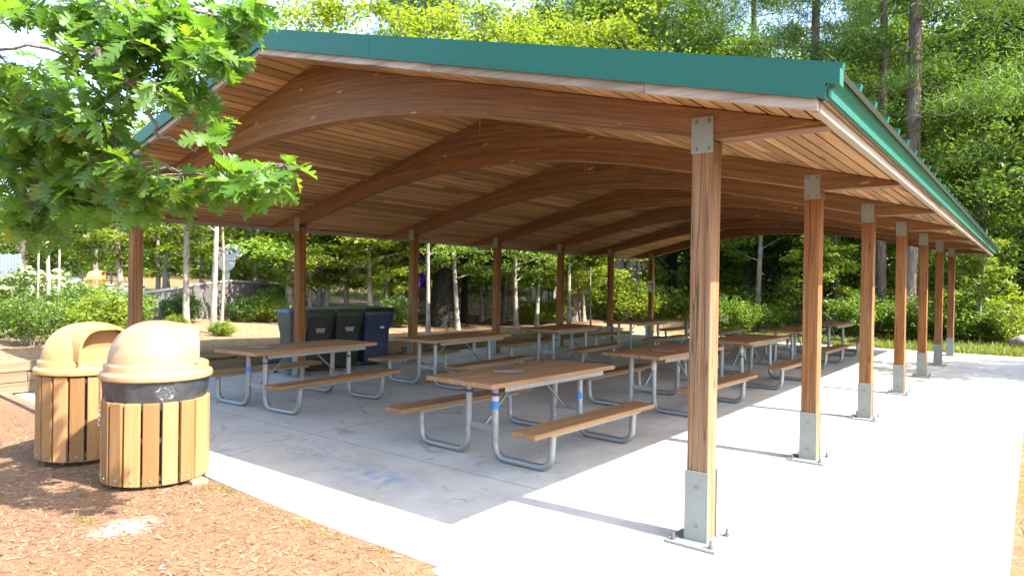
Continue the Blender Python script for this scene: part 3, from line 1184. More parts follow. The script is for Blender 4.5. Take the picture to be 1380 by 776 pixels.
def make_bin(loc, label, body, lidm, width=.66, rz=0, style=0, deep=1.0):
    t = thing('wheeled_bin', label, 'bin', loc, rz, 'wheeled bins along the left edge')
    # local: front faces +x
    w0, w1, d0, d1, h = width * .40, width * .49, .27 * deep, .37 * deep, 1.07
    mb = MB()
    rings = [(w0, d0, .06, 0), (w0 * 1.03, d0 * 1.05, .45, 0), (w0 * 1.06, d0 * 1.08, .70, 0), (w1 * .98, d1 * .95, .86, 0), (w1, d1, 1.0, 0), (w1 * 1.04, d1 * 1.04, 1.01, 0), (w1 * 1.04, d1 * 1.04, h, 0)]
    n = 24
    vs, fs = [], []
    for hw, hd, z, _ in rings:
        for k in range(n):
            a = 2 * math.pi * k / n + math.pi / n
            c, s = math.cos(a), math.sin(a)
            e = .22
            vs.append((hd * math.copysign(abs(c) ** e, c), hw * math.copysign(abs(s) ** e, s), z))
    for i in range(len(rings) - 1):
        for k in range(n):
            k2 = (k + 1) % n
            fs.append((i * n + k, i * n + k2, (i + 1) * n + k2, (i + 1) * n + k))
    fs.append(tuple(range(n - 1, -1, -1)))
    mb.add(vs, fs)
    # recessed grab rib on the front
    mb.box((d0 * 1.07 + .012, 0, .42), (.02, width * .62, .012))
    mb.build('body', body, t, 35)
    mb = MB()
    vs, fs = [], []
    for hw, hd, z in ((w1 * 1.08, d1 * 1.08, h + .004), (w1 * 1.1, d1 * 1.1, h + .03), (w1 * 1.02, d1 * 1.02, h + .07), (w1 * .7, d1 * .7, h + .095)):
        for k in range(n):
            a = 2 * math.pi * k / n + math.pi / n
            c, s = math.cos(a), math.sin(a)
            vs.append((hd * math.copysign(abs(c) ** .25, c), hw * math.copysign(abs(s) ** .25, s), z))
    for i in range(3):
        for k in range(n):
            k2 = (k + 1) % n
            fs.append((i * n + k, i * n + k2, (i + 1) * n + k2, (i + 1) * n + k))
    fs.append(tuple(3 * n + k for k in range(n)))
    fs.append(tuple(range(n - 1, -1, -1)))
    mb.add(vs, fs)
    mb.build('lid', lidm, t, 40)
    for s in (-1, 1):
        mb = MB()
        mb.tube([(-.29, s * (w0 + .0), .115), (-.29, s * (w0 + .05), .115)], .115, 16)
        mb.build('wheel', M['dark'], t, 40)
    mb = MB()
    mb.tube([(-d1 * 1.05, -w1 * .8, .98), (-d1 * 1.25, -w1 * .8, 1.0), (-d1 * 1.25, w1 * .8, 1.0), (-d1 * 1.05, w1 * .8, .98)], .015, 8)
    mb.build('handle', M['dark'], t, 40)
    mb = MB()
    xf = d0 * 1.09 + .016
    if style == 0:
        zz = .735
        xf = .335
        for sy in (-.055, 0, .055):     # small pale crest: three chevrons under a bar
            mb.add([(xf, sy - .03, zz + .03), (xf, sy, zz - .035), (xf, sy, zz - .01), (xf, sy - .012, zz + .03)], [(0, 1, 2, 3)])
            mb.add([(xf, sy + .03, zz + .03), (xf, sy + .012, zz + .03), (xf, sy, zz - .01), (xf, sy, zz - .035)], [(0, 1, 2, 3)])
        mb.add([(xf, -.095, zz + .042), (xf, .095, zz + .042), (xf, .095, zz + .055), (xf, -.095, zz + .055)], [(0, 1, 2, 3)])
        mb.build('emblem', M['logo'], t)
    elif style == 1:
        xf = d1 + .004
        z = .90
        mb.add([(xf, -.05, z + .06), (xf, .05, z + .06), (xf, .06, z - .02), (xf, 0, z - .07), (xf, -.06, z - .02)], [(0, 1, 2, 3, 4)])
        mb.build('emblem', M['logoc'], t)
        mb = MB()
        for sy in (-.035, .035):
            mb.add([(xf - .02, sy - .03, .80), (xf - .02, sy + .03, .80), (xf - .02, sy, .76)], [(0, 1, 2)])
        mb.build('printed_mark', M['logo'], t)
    else:
        xf = .338
        pts = [(.055 * math.cos(q), .022 * math.sin(q)) for q in np.linspace(0, 2 * math.pi, 16, endpoint=False)]
        mb.add([(xf, .07 + a, .76 + b) for a, b in pts], [tuple(range(16))])
        mb.build('emblem', M['logo'], t)
    return t


make_bin((-8.78, 2.86, .004), 'grey green wheeled bin with a blue lid, leftmost behind the shelter post', M['bingrey'], M['lidblue'], .40, R(-4), 1, .62)
make_bin((-8.90, 3.34, .004), 'black wheeled bin right beside the second left shelter post', M['binblack'], M['lidgreen'], .64, R(-8), 0)
make_bin((-8.90, 4.00, .004), 'black wheeled bin standing directly left of the dark blue bin', M['binblack'], M['lidgreen'], .64, R(-8), 0)
make_bin((-8.86, 4.69, .004), 'dark blue wheeled bin, rightmost of the row of bins', M['binblue'], M['binblack'], .70, R(-8), 2)

# ------------------------------------------------------------------ retaining wall, edging
rw = thing('retaining_wall', 'low timber retaining wall holding the dirt bank along the left of the slab', 'wall')
for k in range(3):
    mb = MB()
    y = -6.5 + k * .8
    while y < 17.3:
        y2 = min(17.3, y + 2.4)
        zt = wall_h((y + y2) / 2) - (2 - k) * .148
        if zt > -.05:
            mb.box2((WX - .075 - .01 * k, y + .004, max(-.1, zt - .140)), (WX + .075 - .012 * k, y2 - .004, zt))
        y = y2
    mb.build('timber_course', M['timber'], rw, False, .008)
te = thing('timber_edging', 'timber edging along the front left edge of the slab behind the trash cans', 'edging')
mb = MB()
a, b = Vector((-9.6, -1.10, 0)), Vector((-3.62, -1.40, 0))
for k in range(3):
    p = a.lerp(b, k / 3)
    q = a.lerp(b, (k + 1) / 3 - .002)
    mb.bar((p.x, p.y - .07, -.03), (q.x, q.y - .07, -.03), .13, .11)
mb.build('timber', M['timber_x'], te, False, .008)

# ------------------------------------------------------------------ leaves and trees


def leaf_quads(P, Nrm, size, aspect=.55, jitter=.5):
    """diamond leaves; P (n,3) centres, Nrm (n,3) normals"""
    n = len(P)
    a = rng.normal(size=(n, 3))
    d = a - (a * Nrm).sum(1, keepdims=True) * Nrm
    d /= np.linalg.norm(d, axis=1, keepdims=True) + 1e-9
    s = np.cross(Nrm, d)
    L = size * (1 + jitter * (rng.random((n, 1)) - .5))
    w = L * aspect * .5
    bend = Nrm * L * .12
    V = np.stack([P - d * L * .5 - bend, P + s * w + d * L * .05, P + d * L * .5 - bend, P - s * w + d * L * .05], 1).reshape(-1, 3)
    F = np.arange(4 * n).reshape(n, 4)
    return V, F


def rand_normals(n, upbias=.8):
    N = rng.normal(size=(n, 3))
    N[:, 2] = np.abs(N[:, 2]) + upbias
    return N / np.linalg.norm(N, axis=1, keepdims=True)


def clumps_to_leaves(cent, rad, per, size, flat=.5, up=.7):
    n = len(cent)
    P = np.repeat(cent, per, 0)
    r = np.repeat(rad, per)[:, None]
    off = rng.normal(size=P.shape) * .5
    off[:, 2] *= flat
    P = P + off * r
    return leaf_quads(P, rand_normals(len(P), up), size)


def tree_proto(seed, h, r0, crown_base, cr, kind, nclump, per, leaf, mat_, bark, lean=0.0, sinuous=.0, top_r=.25):
    """returns (trunk mesh, crown mesh)"""
    rs = random.Random(seed)
    mb = MB()
    n = 14
    pts, rad = [], []
    ax, ay = rs.uniform(0, 6), rs.uniform(0, 6)
    hh = h * (.97 if kind != 'round' else .85)
    for i in range(n + 1):
        t = i / n
        x = lean * t * h + sinuous * math.sin(t * 5 + ax)
        y = sinuous * math.sin(t * 4 + ay)
        pts.append(Vector((x - sinuous * math.sin(ax), y - sinuous * math.sin(ay), t * hh - .15)))
        fl = 1 + .55 * math.exp(-t * hh / max(.25, r0 * 1.6))
        rad.append(r0 * ((1 - t) * 1 + t * top_r) * fl)
    mb.tube(pts, rad, 12)

    def trunk_at(z):
        for a, b in zip(pts[:-1], pts[1:]):
            if a.z <= z <= b.z:
                return a.lerp(b, (z - a.z) / (b.z - a.z))
        return pts[-1]
    cent = []
    nl = max(6, nclump // 7)
    ends = []
    if kind == 'pine':
        nl = max(16, nclump // 8)
        for k in range(nl):
            t = k / nl
            z = crown_base + (h - crown_base) * (t ** .85)
            a = rs.uniform(0, 6.283)
            L = cr * (1 - .62 * t) * rs.uniform(.6, 1.1)
            p = trunk_at(z)
            e = p + Vector((math.cos(a) * L, math.sin(a) * L, L * rs.uniform(-.05, .28)))
            mid = p.lerp(e, .5) + Vector((0, 0, -L * .05))
            r_ = r0 * .16 * (1 - .5 * t)
            mb.tube([p, mid, e], [r_, r_ * .6, r_ * .2], 5)
            for q in range(8):
                s = .35 + .65 * (q + rs.random()) / 8
                c = (p.lerp(mid, s * 2) if s < .5 else mid.lerp(e, s * 2 - 1))
                cent.append(c + Vector((rs.gauss(0, .45), rs.gauss(0, .45), rs.gauss(.05, .22))))
    else:
        for k in range(nl):
            t = (k + .5) / nl
            z = crown_base * .85 + (h - crown_base) * .85 * t
            a = k * 2.4 + rs.uniform(-.5, .5)
            zz = (t - .42) / .58
            env = math.sqrt(max(.05, 1 - zz * zz)) if kind == 'round' else (1 - .65 * t if kind == 'tall' else 1 - .35 * t)
            L = cr * env * rs.uniform(.7, 1.1)
            p = trunk_at(z)
            rise = {'round': .55, 'tall': .5, 'tier': .12}[kind]
            e = p + Vector((math.cos(a) * L, math.sin(a) * L, L * rise * rs.uniform(.6, 1.2)))
            if e.z > h:
                e.z = h - rs.random() * .3
            mid = p.lerp(e, .5) + Vector((0, 0, L * .08))
            r_ = r0 * .35 * (1 - .6 * t)
            mb.tube([p, mid, e], [r_, r_ * .6, r_ * .22], 6)
            m_ = max(4, nclump // nl)
            for q in range(m_):
                s = .25 + .8 * (q + rs.random()) / m_
                c = (p.lerp(mid, s * 2) if s < .5 else mid.lerp(e, min(1.1, s * 2 - 1)))
                sp = cr * (.17 if kind != 'tier' else .2)
                cent.append(c + Vector((rs.gauss(0, sp), rs.gauss(0, sp), rs.gauss(0, sp * (.8 if kind != 'tier' else .28)))))
    cent = np.array([tuple(c) for c in cent])
    if kind == 'pine':
        # tufts of needles: slim blades radiating from each tuft
        m_ = len(cent) * per
        P = np.repeat(cent, per, 0) + rng.normal(size=(m_, 3)) * np.array([.42, .42, .2])
        d = rng.normal(size=(m_, 3))
        d[:, 2] += .35
        d /= np.linalg.norm(d, axis=1, keepdims=True)
        s = np.cross(d, rng.normal(size=(m_, 3)))
        s /= np.linalg.norm(s, axis=1, keepdims=True)
        L = leaf * .9 * (1 + rng.random((m_, 1)) * .5)
        V = np.stack([P - s * L * .05, P + s * L * .05, P + d * L], 1).reshape(-1, 3)
        F = np.arange(3 * m_).reshape(m_, 3)
        cme = np_mesh('crown', V, F, mat_, 3)
    else:
        rad_c = rng.uniform(.55, 1.05, len(cent)) * cr * .24
        V, F = clumps_to_leaves(cent, rad_c, per, leaf, .5 if kind != 'tier' else .3, .8)
        cme = np_mesh('crown', V, F, mat_, 4)
    return mb.mesh('trunk', bark, 60), cme


PR = {}


CR, CBASE = {}, {}


def proto_tree(key, *a, **k):
    CBASE[key], CR[key] = a[3], a[4]
    PR[key] = tree_proto(*a, **k)


proto_tree('oak_bright', 1, 13, .20, 4.2, 3.6, 'round', 150, 96, 0.166, M['leaf_bright'], M['bark_oak'], .01, .12)
proto_tree('oak_bright2', 2, 11, .17, 3.0, 3.2, 'round', 130, 105, 0.158, M['leaf_bright'], M['bark_oak'], -.02, .1)
proto_tree('oak_mid', 3, 14, .24, 3.0, 4.0, 'round', 190, 105, 0.180, M['leaf_mid'], M['bark_oak'], .0, .15)
proto_tree('oak_full', 4, 11, .22, .8, 3.9, 'round', 240, 108, 0.173, M['leaf_mid'], M['bark_oak'], .0, .12)
proto_tree('oak_dark', 5, 13, .24, 2.2, 4.0, 'round', 180, 105, 0.187, M['leaf_dark'], M['bark_dark'], .0, .15)
proto_tree('maple', 6, 6.0, .075, 1.5, 2.0, 'tier', 100, 105, 0.122, M['leaf_bright'], M['bark_pale'], .03, .06)
proto_tree('maple_mid', 7, 6.8, .085, 1.7, 2.2, 'tier', 110, 105, 0.122, M['leaf_mid'], M['bark_pale'], -.03, .08)
proto_tree('sapling', 8, 7.5, .085, 2.6, 1.5, 'tall', 70, 96, 0.115, M['leaf_mid'], M['bark_pale'], .0, .03)
proto_tree('sapling_low', 12, 5.0, .065, 1.0, 1.3, 'tall', 70, 96, 0.108, M['leaf_bright'], M['bark_pale'], .02, .04)
proto_tree('young_staked', 13, 4.2, .05, 2.0, 1.1, 'tall', 45, 87, 0.108, M['leaf_mid'], M['bark_pale'], .0, .02)
proto_tree('pine', 9, 24, .27, 9.0, 4.4, 'pine', 260, 130, .30, M['needle'], M['bark_pine'], .004, .05, .4)
proto_tree('pine2', 10, 22, .25, 5.5, 4.2, 'pine', 300, 130, .30, M['needle'], M['bark_pine'], -.008, .06, .4)
proto_tree('big_dark', 11, 9, .42, 3.2, 3.0, 'round', 110, 105, 0.158, M['leaf_mid'], M['bark_dark'], .0, .05, .5)
proto_tree('slender', 14, 10, .055, 3.4, 1.7, 'tall', 60, 96, 0.122, M['leaf_dark'], M['bark_pale'], .015, .16)


def tree(name, key, u, v, depth, label, sc=1.0, rz=None, wide=1.0, dz=0.0, group=None, cat='tree'):
    q = at(u, v, depth)
    if u > 370:
        cr = CR[key] * sc * wide
        for _ in range(60):
            if q.x < -9.35 - cr * .8 or q.y > 17.6 + cr * .8 or (CBASE[key] * sc > 4.6 and (q.x < -10.4 or q.y > 18.2)):
                break
            depth += .4
            q = at(u, v, depth)
    z = gz(q.x, q.y) + dz
    t = thing(name, label, cat, (q.x, q.y, z), random.uniform(0, 6.28) if rz is None else rz, group)
    t.scale = (sc * wide, sc * wide, sc)
    tm, cm = PR[key]
    link('trunk', tm, t)
    link('crown', cm, t)
    return t


WG = 'trees standing around the shelter'
TREES = [
    # tall pines rising above the roof
    ('pine_tree', 'pine', 612, 30, 30, 'tall pine trunk rising behind the roof left of its centre', 1.0, 1.0),
    ('pine_tree', 'pine2', 857, 40, 34, 'slightly leaning pale pine trunk above the middle of the roof', 1.05, .8),
    ('pine_tree', 'pine', 1101, 45, 26, 'straight pine trunk just left of the roof corner cap', 1.05, .75),
    ('pine_tree', 'pine2', 1228, 100, 23.5, 'thick grey pine trunk right of the roof corner', 1.1, 1.0),
    ('pine_tree', 'pine2', 548, 30, 40, 'thin dark pine trunk seen through the yellow foliage above the roof', 1.0, .8),
    ('pine_tree', 'pine2', 1165, 60, 38, 'thin pine trunk between the two thicker pines on the right', .9, .75),
    ('pine_tree', 'pine', 930, 20, 40, 'dense pine with layered branches above the right half of the roof', 1.0, .9),
    ('pine_tree', 'pine2', 1015, 20, 33, 'dark needled pine left of the straight pine trunk', 1.05, .8),
    ('pine_tree', 'pine', 850, 380, 31, 'thick pine trunk between the sixth and seventh left posts', 1.0, 1.15),
    ('pine_tree', 'pine', 1330, 40, 34, 'pine with long boughs crossing the top right corner', 1.1, .9),
    # broadleaf trees over the roof line
    ('broadleaf_tree', 'oak_bright', 440, 40, 27, 'yellow green tree showing above the left end of the roof ridge', 1.05, 1.0),
    ('broadleaf_tree', 'oak_bright2', 530, 40, 24, 'sunlit airy tree with a forked limb above the roof', 1.1, 1.0),
    ('broadleaf_tree', 'oak_bright', 690, 40, 26, 'bright yellow green tree above the roof right of the first pine trunk', 1.0, 1.0),
    ('broadleaf_tree', 'oak_bright2', 780, 50, 23, 'yellow green tree directly left of the leaning pine above the roof', 1.15, 1.0),
    ('broadleaf_tree', 'oak_mid', 950, 60, 34, 'mid green tree with round crown behind the right half of the roof', 1.15, 1.0),
    ('broadleaf_tree', 'oak_dark', 1050, 80, 38, 'dark green tree behind the roof near its right corner', 1.15, 1.0),
    ('broadleaf_tree', 'oak_full', 1165, 200, 32, 'leafy tree whose foliage meets the teal gutter', 1.1, .9),
    ('broadleaf_tree', 'oak_full', 1318, 250, 25, 'large sunlit oak filling the right side beyond the slab', 1.0, 1.0),
    ('broadleaf_tree', 'oak_mid', 1262, 150, 36, 'mid green tree behind the thick grey pine trunk', 1.2, 1.0),
    ('broadleaf_tree', 'oak_dark', 1385, 200, 25, 'dark leafy tree at the right edge of the view', 1.15, 1.0),
    ('broadleaf_tree', 'oak_full', 1230, 300, 31, 'leafy tree seen between the fourth and fifth right posts', .8, 1.1),
    # seen through the open sides
    ('young_tree', 'young_staked', 66, 400, 13.5, 'young staked tree between the flowering shrubs left of the trash cans', 1.0, 1.0),
    ('broadleaf_tree', 'maple', 165, 360, 22, 'pale trunked tree just left of the first left post', 1.2, 1.0),
    ('young_tree', 'sapling', 251, 380, 16.3, 'white trunked young tree leaning in front of the curved wall', .95, 1.0),
    ('young_tree', 'sapling', 288, 380, 15.2, 'straight pale young tree left of the white playground panel', .95, .9),
    ('young_tree', 'slender', 299, 380, 17.5, 'very thin young tree overlapping the white playground panel', .8, .9),
    ('broadleaf_tree', 'maple_mid', 388, 380, 20, 'whitish trunk rising behind the grey green bin', 1.15, 1.3),
    ('broadleaf_tree', 'maple', 440, 380, 21, 'bright low branched tree behind the black bins', .95, 1.2),
    ('broadleaf_tree', 'maple', 500, 380, 19.5, 'bright leafy tree right of the bins with foliage reaching the shelter roof', .95, 1.15),
    ('broadleaf_tree', 'sapling', 578, 380, 17.5, 'thin pale trunk right of the third left post', .85, .8),
    ('broadleaf_tree', 'big_dark', 597, 400, 21, 'massive dark trunk beyond the third left post', 1.0, .9),
    ('broadleaf_tree', 'maple_mid', 618, 390, 20, 'slim grey trunk right of the massive dark trunk', .95, .9),
    ('broadleaf_tree', 'oak_dark', 627, 390, 23, 'straight dark trunk in front of the stone wall', .7, .7),
    ('broadleaf_tree', 'maple', 650, 380, 24, 'leafy tree just left of the fourth left post', 1.0, 1.0),
    ('broadleaf_tree', 'maple_mid', 697, 390, 20.5, 'pale crooked trunk with flared roots right of the fourth left post', .9, 1.0),
    ('broadleaf_tree', 'maple', 724, 390, 20, 'slim pale trunk in front of the white gate', 1.0, 1.0),
    ('broadleaf_tree', 'sapling', 768, 380, 21.5, 'bright white trunk right of the fifth left post', .85, 1.1),
    ('broadleaf_tree', 'slender', 797, 390, 22.5, 'thin crooked sapling left of the sixth left post', .6, .9),
    ('broadleaf_tree', 'slender', 863, 380, 31, 'thin leaning trunk beside the thick pine', 1.1, 1.6),
    ('broadleaf_tree', 'oak_dark', 905, 390, 33, 'dark shaded tree behind the number sign', .95, 1.0),
    ('broadleaf_tree', 'sapling', 1021, 380, 27.5, 'pale straight trunk framed by the far arch of the shelter', 1.1, 1.35),
    ('broadleaf_tree', 'oak_dark', 1038, 390, 30, 'wider grey trunk right of the pale trunk under the far arch', .95, 1.0),
    ('broadleaf_tree', 'oak_dark', 965, 390, 32, 'dark tree just right of the nearest corner post', .95, .9),
    ('broadleaf_tree', 'oak_mid', 1130, 390, 27, 'green tree between the second and third right posts', .75, 1.0),
    ('broadleaf_tree', 'sapling_low', 1105, 390, 24, 'pale leafed sapling right of the second right post', 1.0, 1.0),
    ('pine_tree', 'pine', 1187, 390, 25, 'dark trunk between the third and fourth right posts', .9, .8),
    ('young_tree', 'sapling_low', 1322, 400, 20.5, 'small bright sapling at the back edge of the slab on the right', .75, 1.0),
    ('young_tree', 'sapling_low', 418, 380, 20.5, 'bright low leafed young tree directly behind the second left post', 1.0, 1.15),
    ('young_tree', 'sapling_low', 468, 380, 22, 'bright young tree above the black bins', 1.05, 1.25),
    ('young_tree', 'sapling_low', 522, 380, 20.5, 'bright leafy young tree just right of the blue bin', 1.0, 1.2),
    ('young_tree', 'sapling_low', 655, 380, 25, 'bright young tree in front of the stone wall left of the fourth left post', .9, 1.0),
    ('young_tree', 'sapling_low', 682, 380, 24, 'bright young tree right of the fourth left post', .95, 1.1),
    ('young_tree', 'sapling_low', 750, 380, 26, 'bright young tree behind the fifth left post', 1.0, 1.2),
    ('young_tree', 'sapling_low', 782, 380, 28, 'bright young tree right of the bright white trunk', 1.0, 1.2),
    ('young_tree', 'sapling_low', 212, 380, 24, 'bright young tree just right of the first left post, past the curved wall', 1.1, 1.3),
    ('young_tree', 'sapling_low', 272, 380, 26, 'bright young tree between the two pale trunks beyond the curved wall', 1.1, 1.3),
    ('young_tree', 'sapling_low', 345, 380, 27, 'bright young tree right of the white panel', 1.2, 1.3),
    ('broadleaf_tree', 'oak_bright2', 395, 40, 31, 'airy yellow green tree behind the top left end of the roof', 1.25, 1.0),
    ('broadleaf_tree', 'oak_bright', 600, 30, 33, 'yellow green tree behind the first pine trunk above the roof', 1.2, 1.0),
    ('broadleaf_tree', 'oak_bright', 735, 30, 33, 'second row yellow green tree above the middle of the roof', 1.25, 1.0),
    ('broadleaf_tree', 'oak_mid', 835, 40, 31, 'green tree just left of the leaning pine, deeper in the woods', 1.2, 1.0),
    ('broadleaf_tree', 'oak_full', 1110, 60, 34, 'full green tree behind the straight pine trunk', 1.3, 1.0),
    ('broadleaf_tree', 'oak_mid', 905, 40, 37, 'green crown right of the leaning pine above the roof', 1.2, 1.0),
    ('broadleaf_tree', 'oak_full', 1010, 60, 40, 'full green tree in the second row behind the right half of the roof', 1.4, 1.0),
    ('broadleaf_tree', 'maple', 540, 380, 23, 'bright tiered tree left of the third left post', 1.05, 1.1),
    ('broadleaf_tree', 'maple', 745, 380, 25, 'bright tiered tree left of the fifth left post', 1.05, 1.1),
    ('broadleaf_tree', 'maple', 788, 380, 26, 'bright tiered tree between the fifth and sixth left posts', 1.0, 1.0),
    ('broadleaf_tree', 'oak_mid', 225, 340, 34, 'sunlit round tree behind the curved wall', .7, 1.0),
    ('broadleaf_tree', 'oak_full', 330, 340, 31, 'full green tree behind the white playground panel', .62, 1.0),
    ('broadleaf_tree', 'oak_mid', 130, 330, 44, 'distant green tree left of the pale trunked tree', .75, 1.0),
    ('broadleaf_tree', 'oak_mid', 30, 330, 42, 'distant tree at the left edge behind the grey board fence', .75, 1.0),
    ('broadleaf_tree', 'oak_full', 430, 340, 30, 'green tree beyond the bins, deeper in the woods', .6, 1.0),
]
t_ = thing('broadleaf_tree', 'broad tree outside the right edge whose crown shades the slab', 'tree', (7.4, 13.6, gz(7.4, 13.6)))
link('trunk', PR['oak_full'][0], t_)
link('crown', PR['oak_full'][1], t_)
t_.scale = (.8, .8, .8)
for nm, key, u, v, d, lab, sc, wd in TREES:
    tree(nm, key, u, v, d, lab, sc, None, wd)

# ------------------------------------------------------------------ woods as one mass, undergrowth
PATH = [(-62, -6, 7), (-58, 12, 8), (-48, 30, 8.5), (-36, 42, 12), (-24, 46, 16), (-14, 47, 22), (-6, 46, 25), (3, 44, 24), (12, 50, 18), (28, 52, 13), (48, 44, 9)]


def woods():
    cs = []
    n = 5200
    seg = [math.dist(PATH[i][:2], PATH[i + 1][:2]) for i in range(len(PATH) - 1)]
    wts = [seg[i] * (PATH[i][2] + PATH[i + 1][2]) for i in range(len(seg))]
    tot = sum(wts)
    rad = []
    for i, L in enumerate(seg):
        k = int(n * wts[i] / tot)
        for _ in range(k):
            t = random.random()
            a, b = PATH[i], PATH[i + 1]
            x, y, h = [a[q] + (b[q] - a[q]) * t for q in range(3)]
            dx, dy = b[0] - a[0], b[1] - a[1]
            l = math.hypot(dx, dy)
            o = random.uniform(-3.5, 6)
            x += -dy / l * o
            y += dx / l * o
            s = i * 7.3 + t * L
            hh = h * (.78 + .22 * math.sin(x * .55 + y * .31) * math.sin(x * .23 - y * .4))
            z = random.random() ** .85 * hh
            cs.append((x, y, gz(x, y) + z))
            rad.append(random.uniform(.7, 1.5))
    V, F = clumps_to_leaves(np.array(cs), np.array(rad), 62, .31, .6, .7)
    o = link('woods', np_mesh('woods', V, F, M['leaf_mid'], 4))
    tag(o, 'dense green woods closing the view all round behind the shelter', 'woods', None, 'stuff')
    # dark inner layer of foliage further back
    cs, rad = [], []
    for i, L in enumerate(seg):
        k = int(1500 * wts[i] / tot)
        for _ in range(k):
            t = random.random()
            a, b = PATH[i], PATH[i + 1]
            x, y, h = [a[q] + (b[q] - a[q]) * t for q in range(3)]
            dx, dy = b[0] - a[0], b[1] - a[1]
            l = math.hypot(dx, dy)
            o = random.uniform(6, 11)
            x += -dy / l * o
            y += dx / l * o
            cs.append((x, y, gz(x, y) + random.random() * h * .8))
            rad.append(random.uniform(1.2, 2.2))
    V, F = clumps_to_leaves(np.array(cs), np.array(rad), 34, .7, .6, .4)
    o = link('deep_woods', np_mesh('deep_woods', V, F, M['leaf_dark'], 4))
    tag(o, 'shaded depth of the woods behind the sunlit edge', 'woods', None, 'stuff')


woods()


def undergrowth():
    cs, rad = [], []
    for _ in range(2600):
        k = random.random()
        if k < .62:      # belt behind the shelter
            x = random.uniform(-16, 16)
            y = random.uniform(21.5, 34)
            z = random.random() ** 1.6 * (1.0 + (y - 21) * .22)
        else:            # left bank behind the trees
            x = random.uniform(-34, -14)
            y = 20 + random.random() * 14
            z = random.random() ** 1.6 * 2.0
        cs.append((x, y, gz(x, y) + z))
        rad.append(random.uniform(.3, .75))
    V, F = clumps_to_leaves(np.array(cs), np.array(rad), 30, .2, .6, .8)
    o = link('undergrowth', np_mesh('undergrowth', V, F, M['leaf_bright'], 4))
    tag(o, 'low leafy undergrowth beneath the trees at the edge of the woods', 'undergrowth', None, 'stuff')


undergrowth()

# ------------------------------------------------------------------ shrubs


def shrub_proto(seed, h, r, nst, per, leaf, mat_, flowers=False):
    rs = random.Random(seed)
    mb = MB()
    cent = []
    for k in range(nst):
        a = rs.uniform(0, 6.28)
        L = r * math.sqrt(rs.random())
        e = Vector((math.cos(a) * L, math.sin(a) * L, h * (1 - .45 * (L / r) ** 2) * rs.uniform(.7, 1.05)))
        b = Vector((math.cos(a) * L * .2, math.sin(a) * L * .2, -.05))
        m_ = b.lerp(e, .5) + Vector((rs.gauss(0, .04), rs.gauss(0, .04), .03))
        mb.tube([b, m_, e], [.012, .008, .003], 5)
        for s in (.45, .65, .85, 1.0):
            p = b.lerp(e, s)
            cent.append((p.x + rs.gauss(0, .06), p.y + rs.gauss(0, .06), p.z))
    cent = np.array(cent)
    V, F = clumps_to_leaves(cent, np.full(len(cent), .16 * max(.6, h)), per, leaf, .8, .8)
    fm = None
    if flowers:
        top = cent[cent[:, 2] > h * .45]
        P = []
        for c in top[rng.random(len(top)) < .6]:
            d = rng.normal(size=(26, 3))
            d /= np.linalg.norm(d, axis=1, keepdims=True)
            d[:, 2] = np.abs(d[:, 2])
            P.append(np.concatenate([c + np.array([0, 0, .06]) + d * .085, d], 1))
        P = np.concatenate(P)
        V2, F2 = leaf_quads(P[:, :3], P[:, 3:] / np.linalg.norm(P[:, 3:], axis=1, keepdims=True), .055, .9)
        fm = np_mesh('flowers', V2, F2, M['flower'], 4)
    return mb.mesh('stems', M['bark_pale'], 60), np_mesh('foliage', V, F, mat_, 4), fm


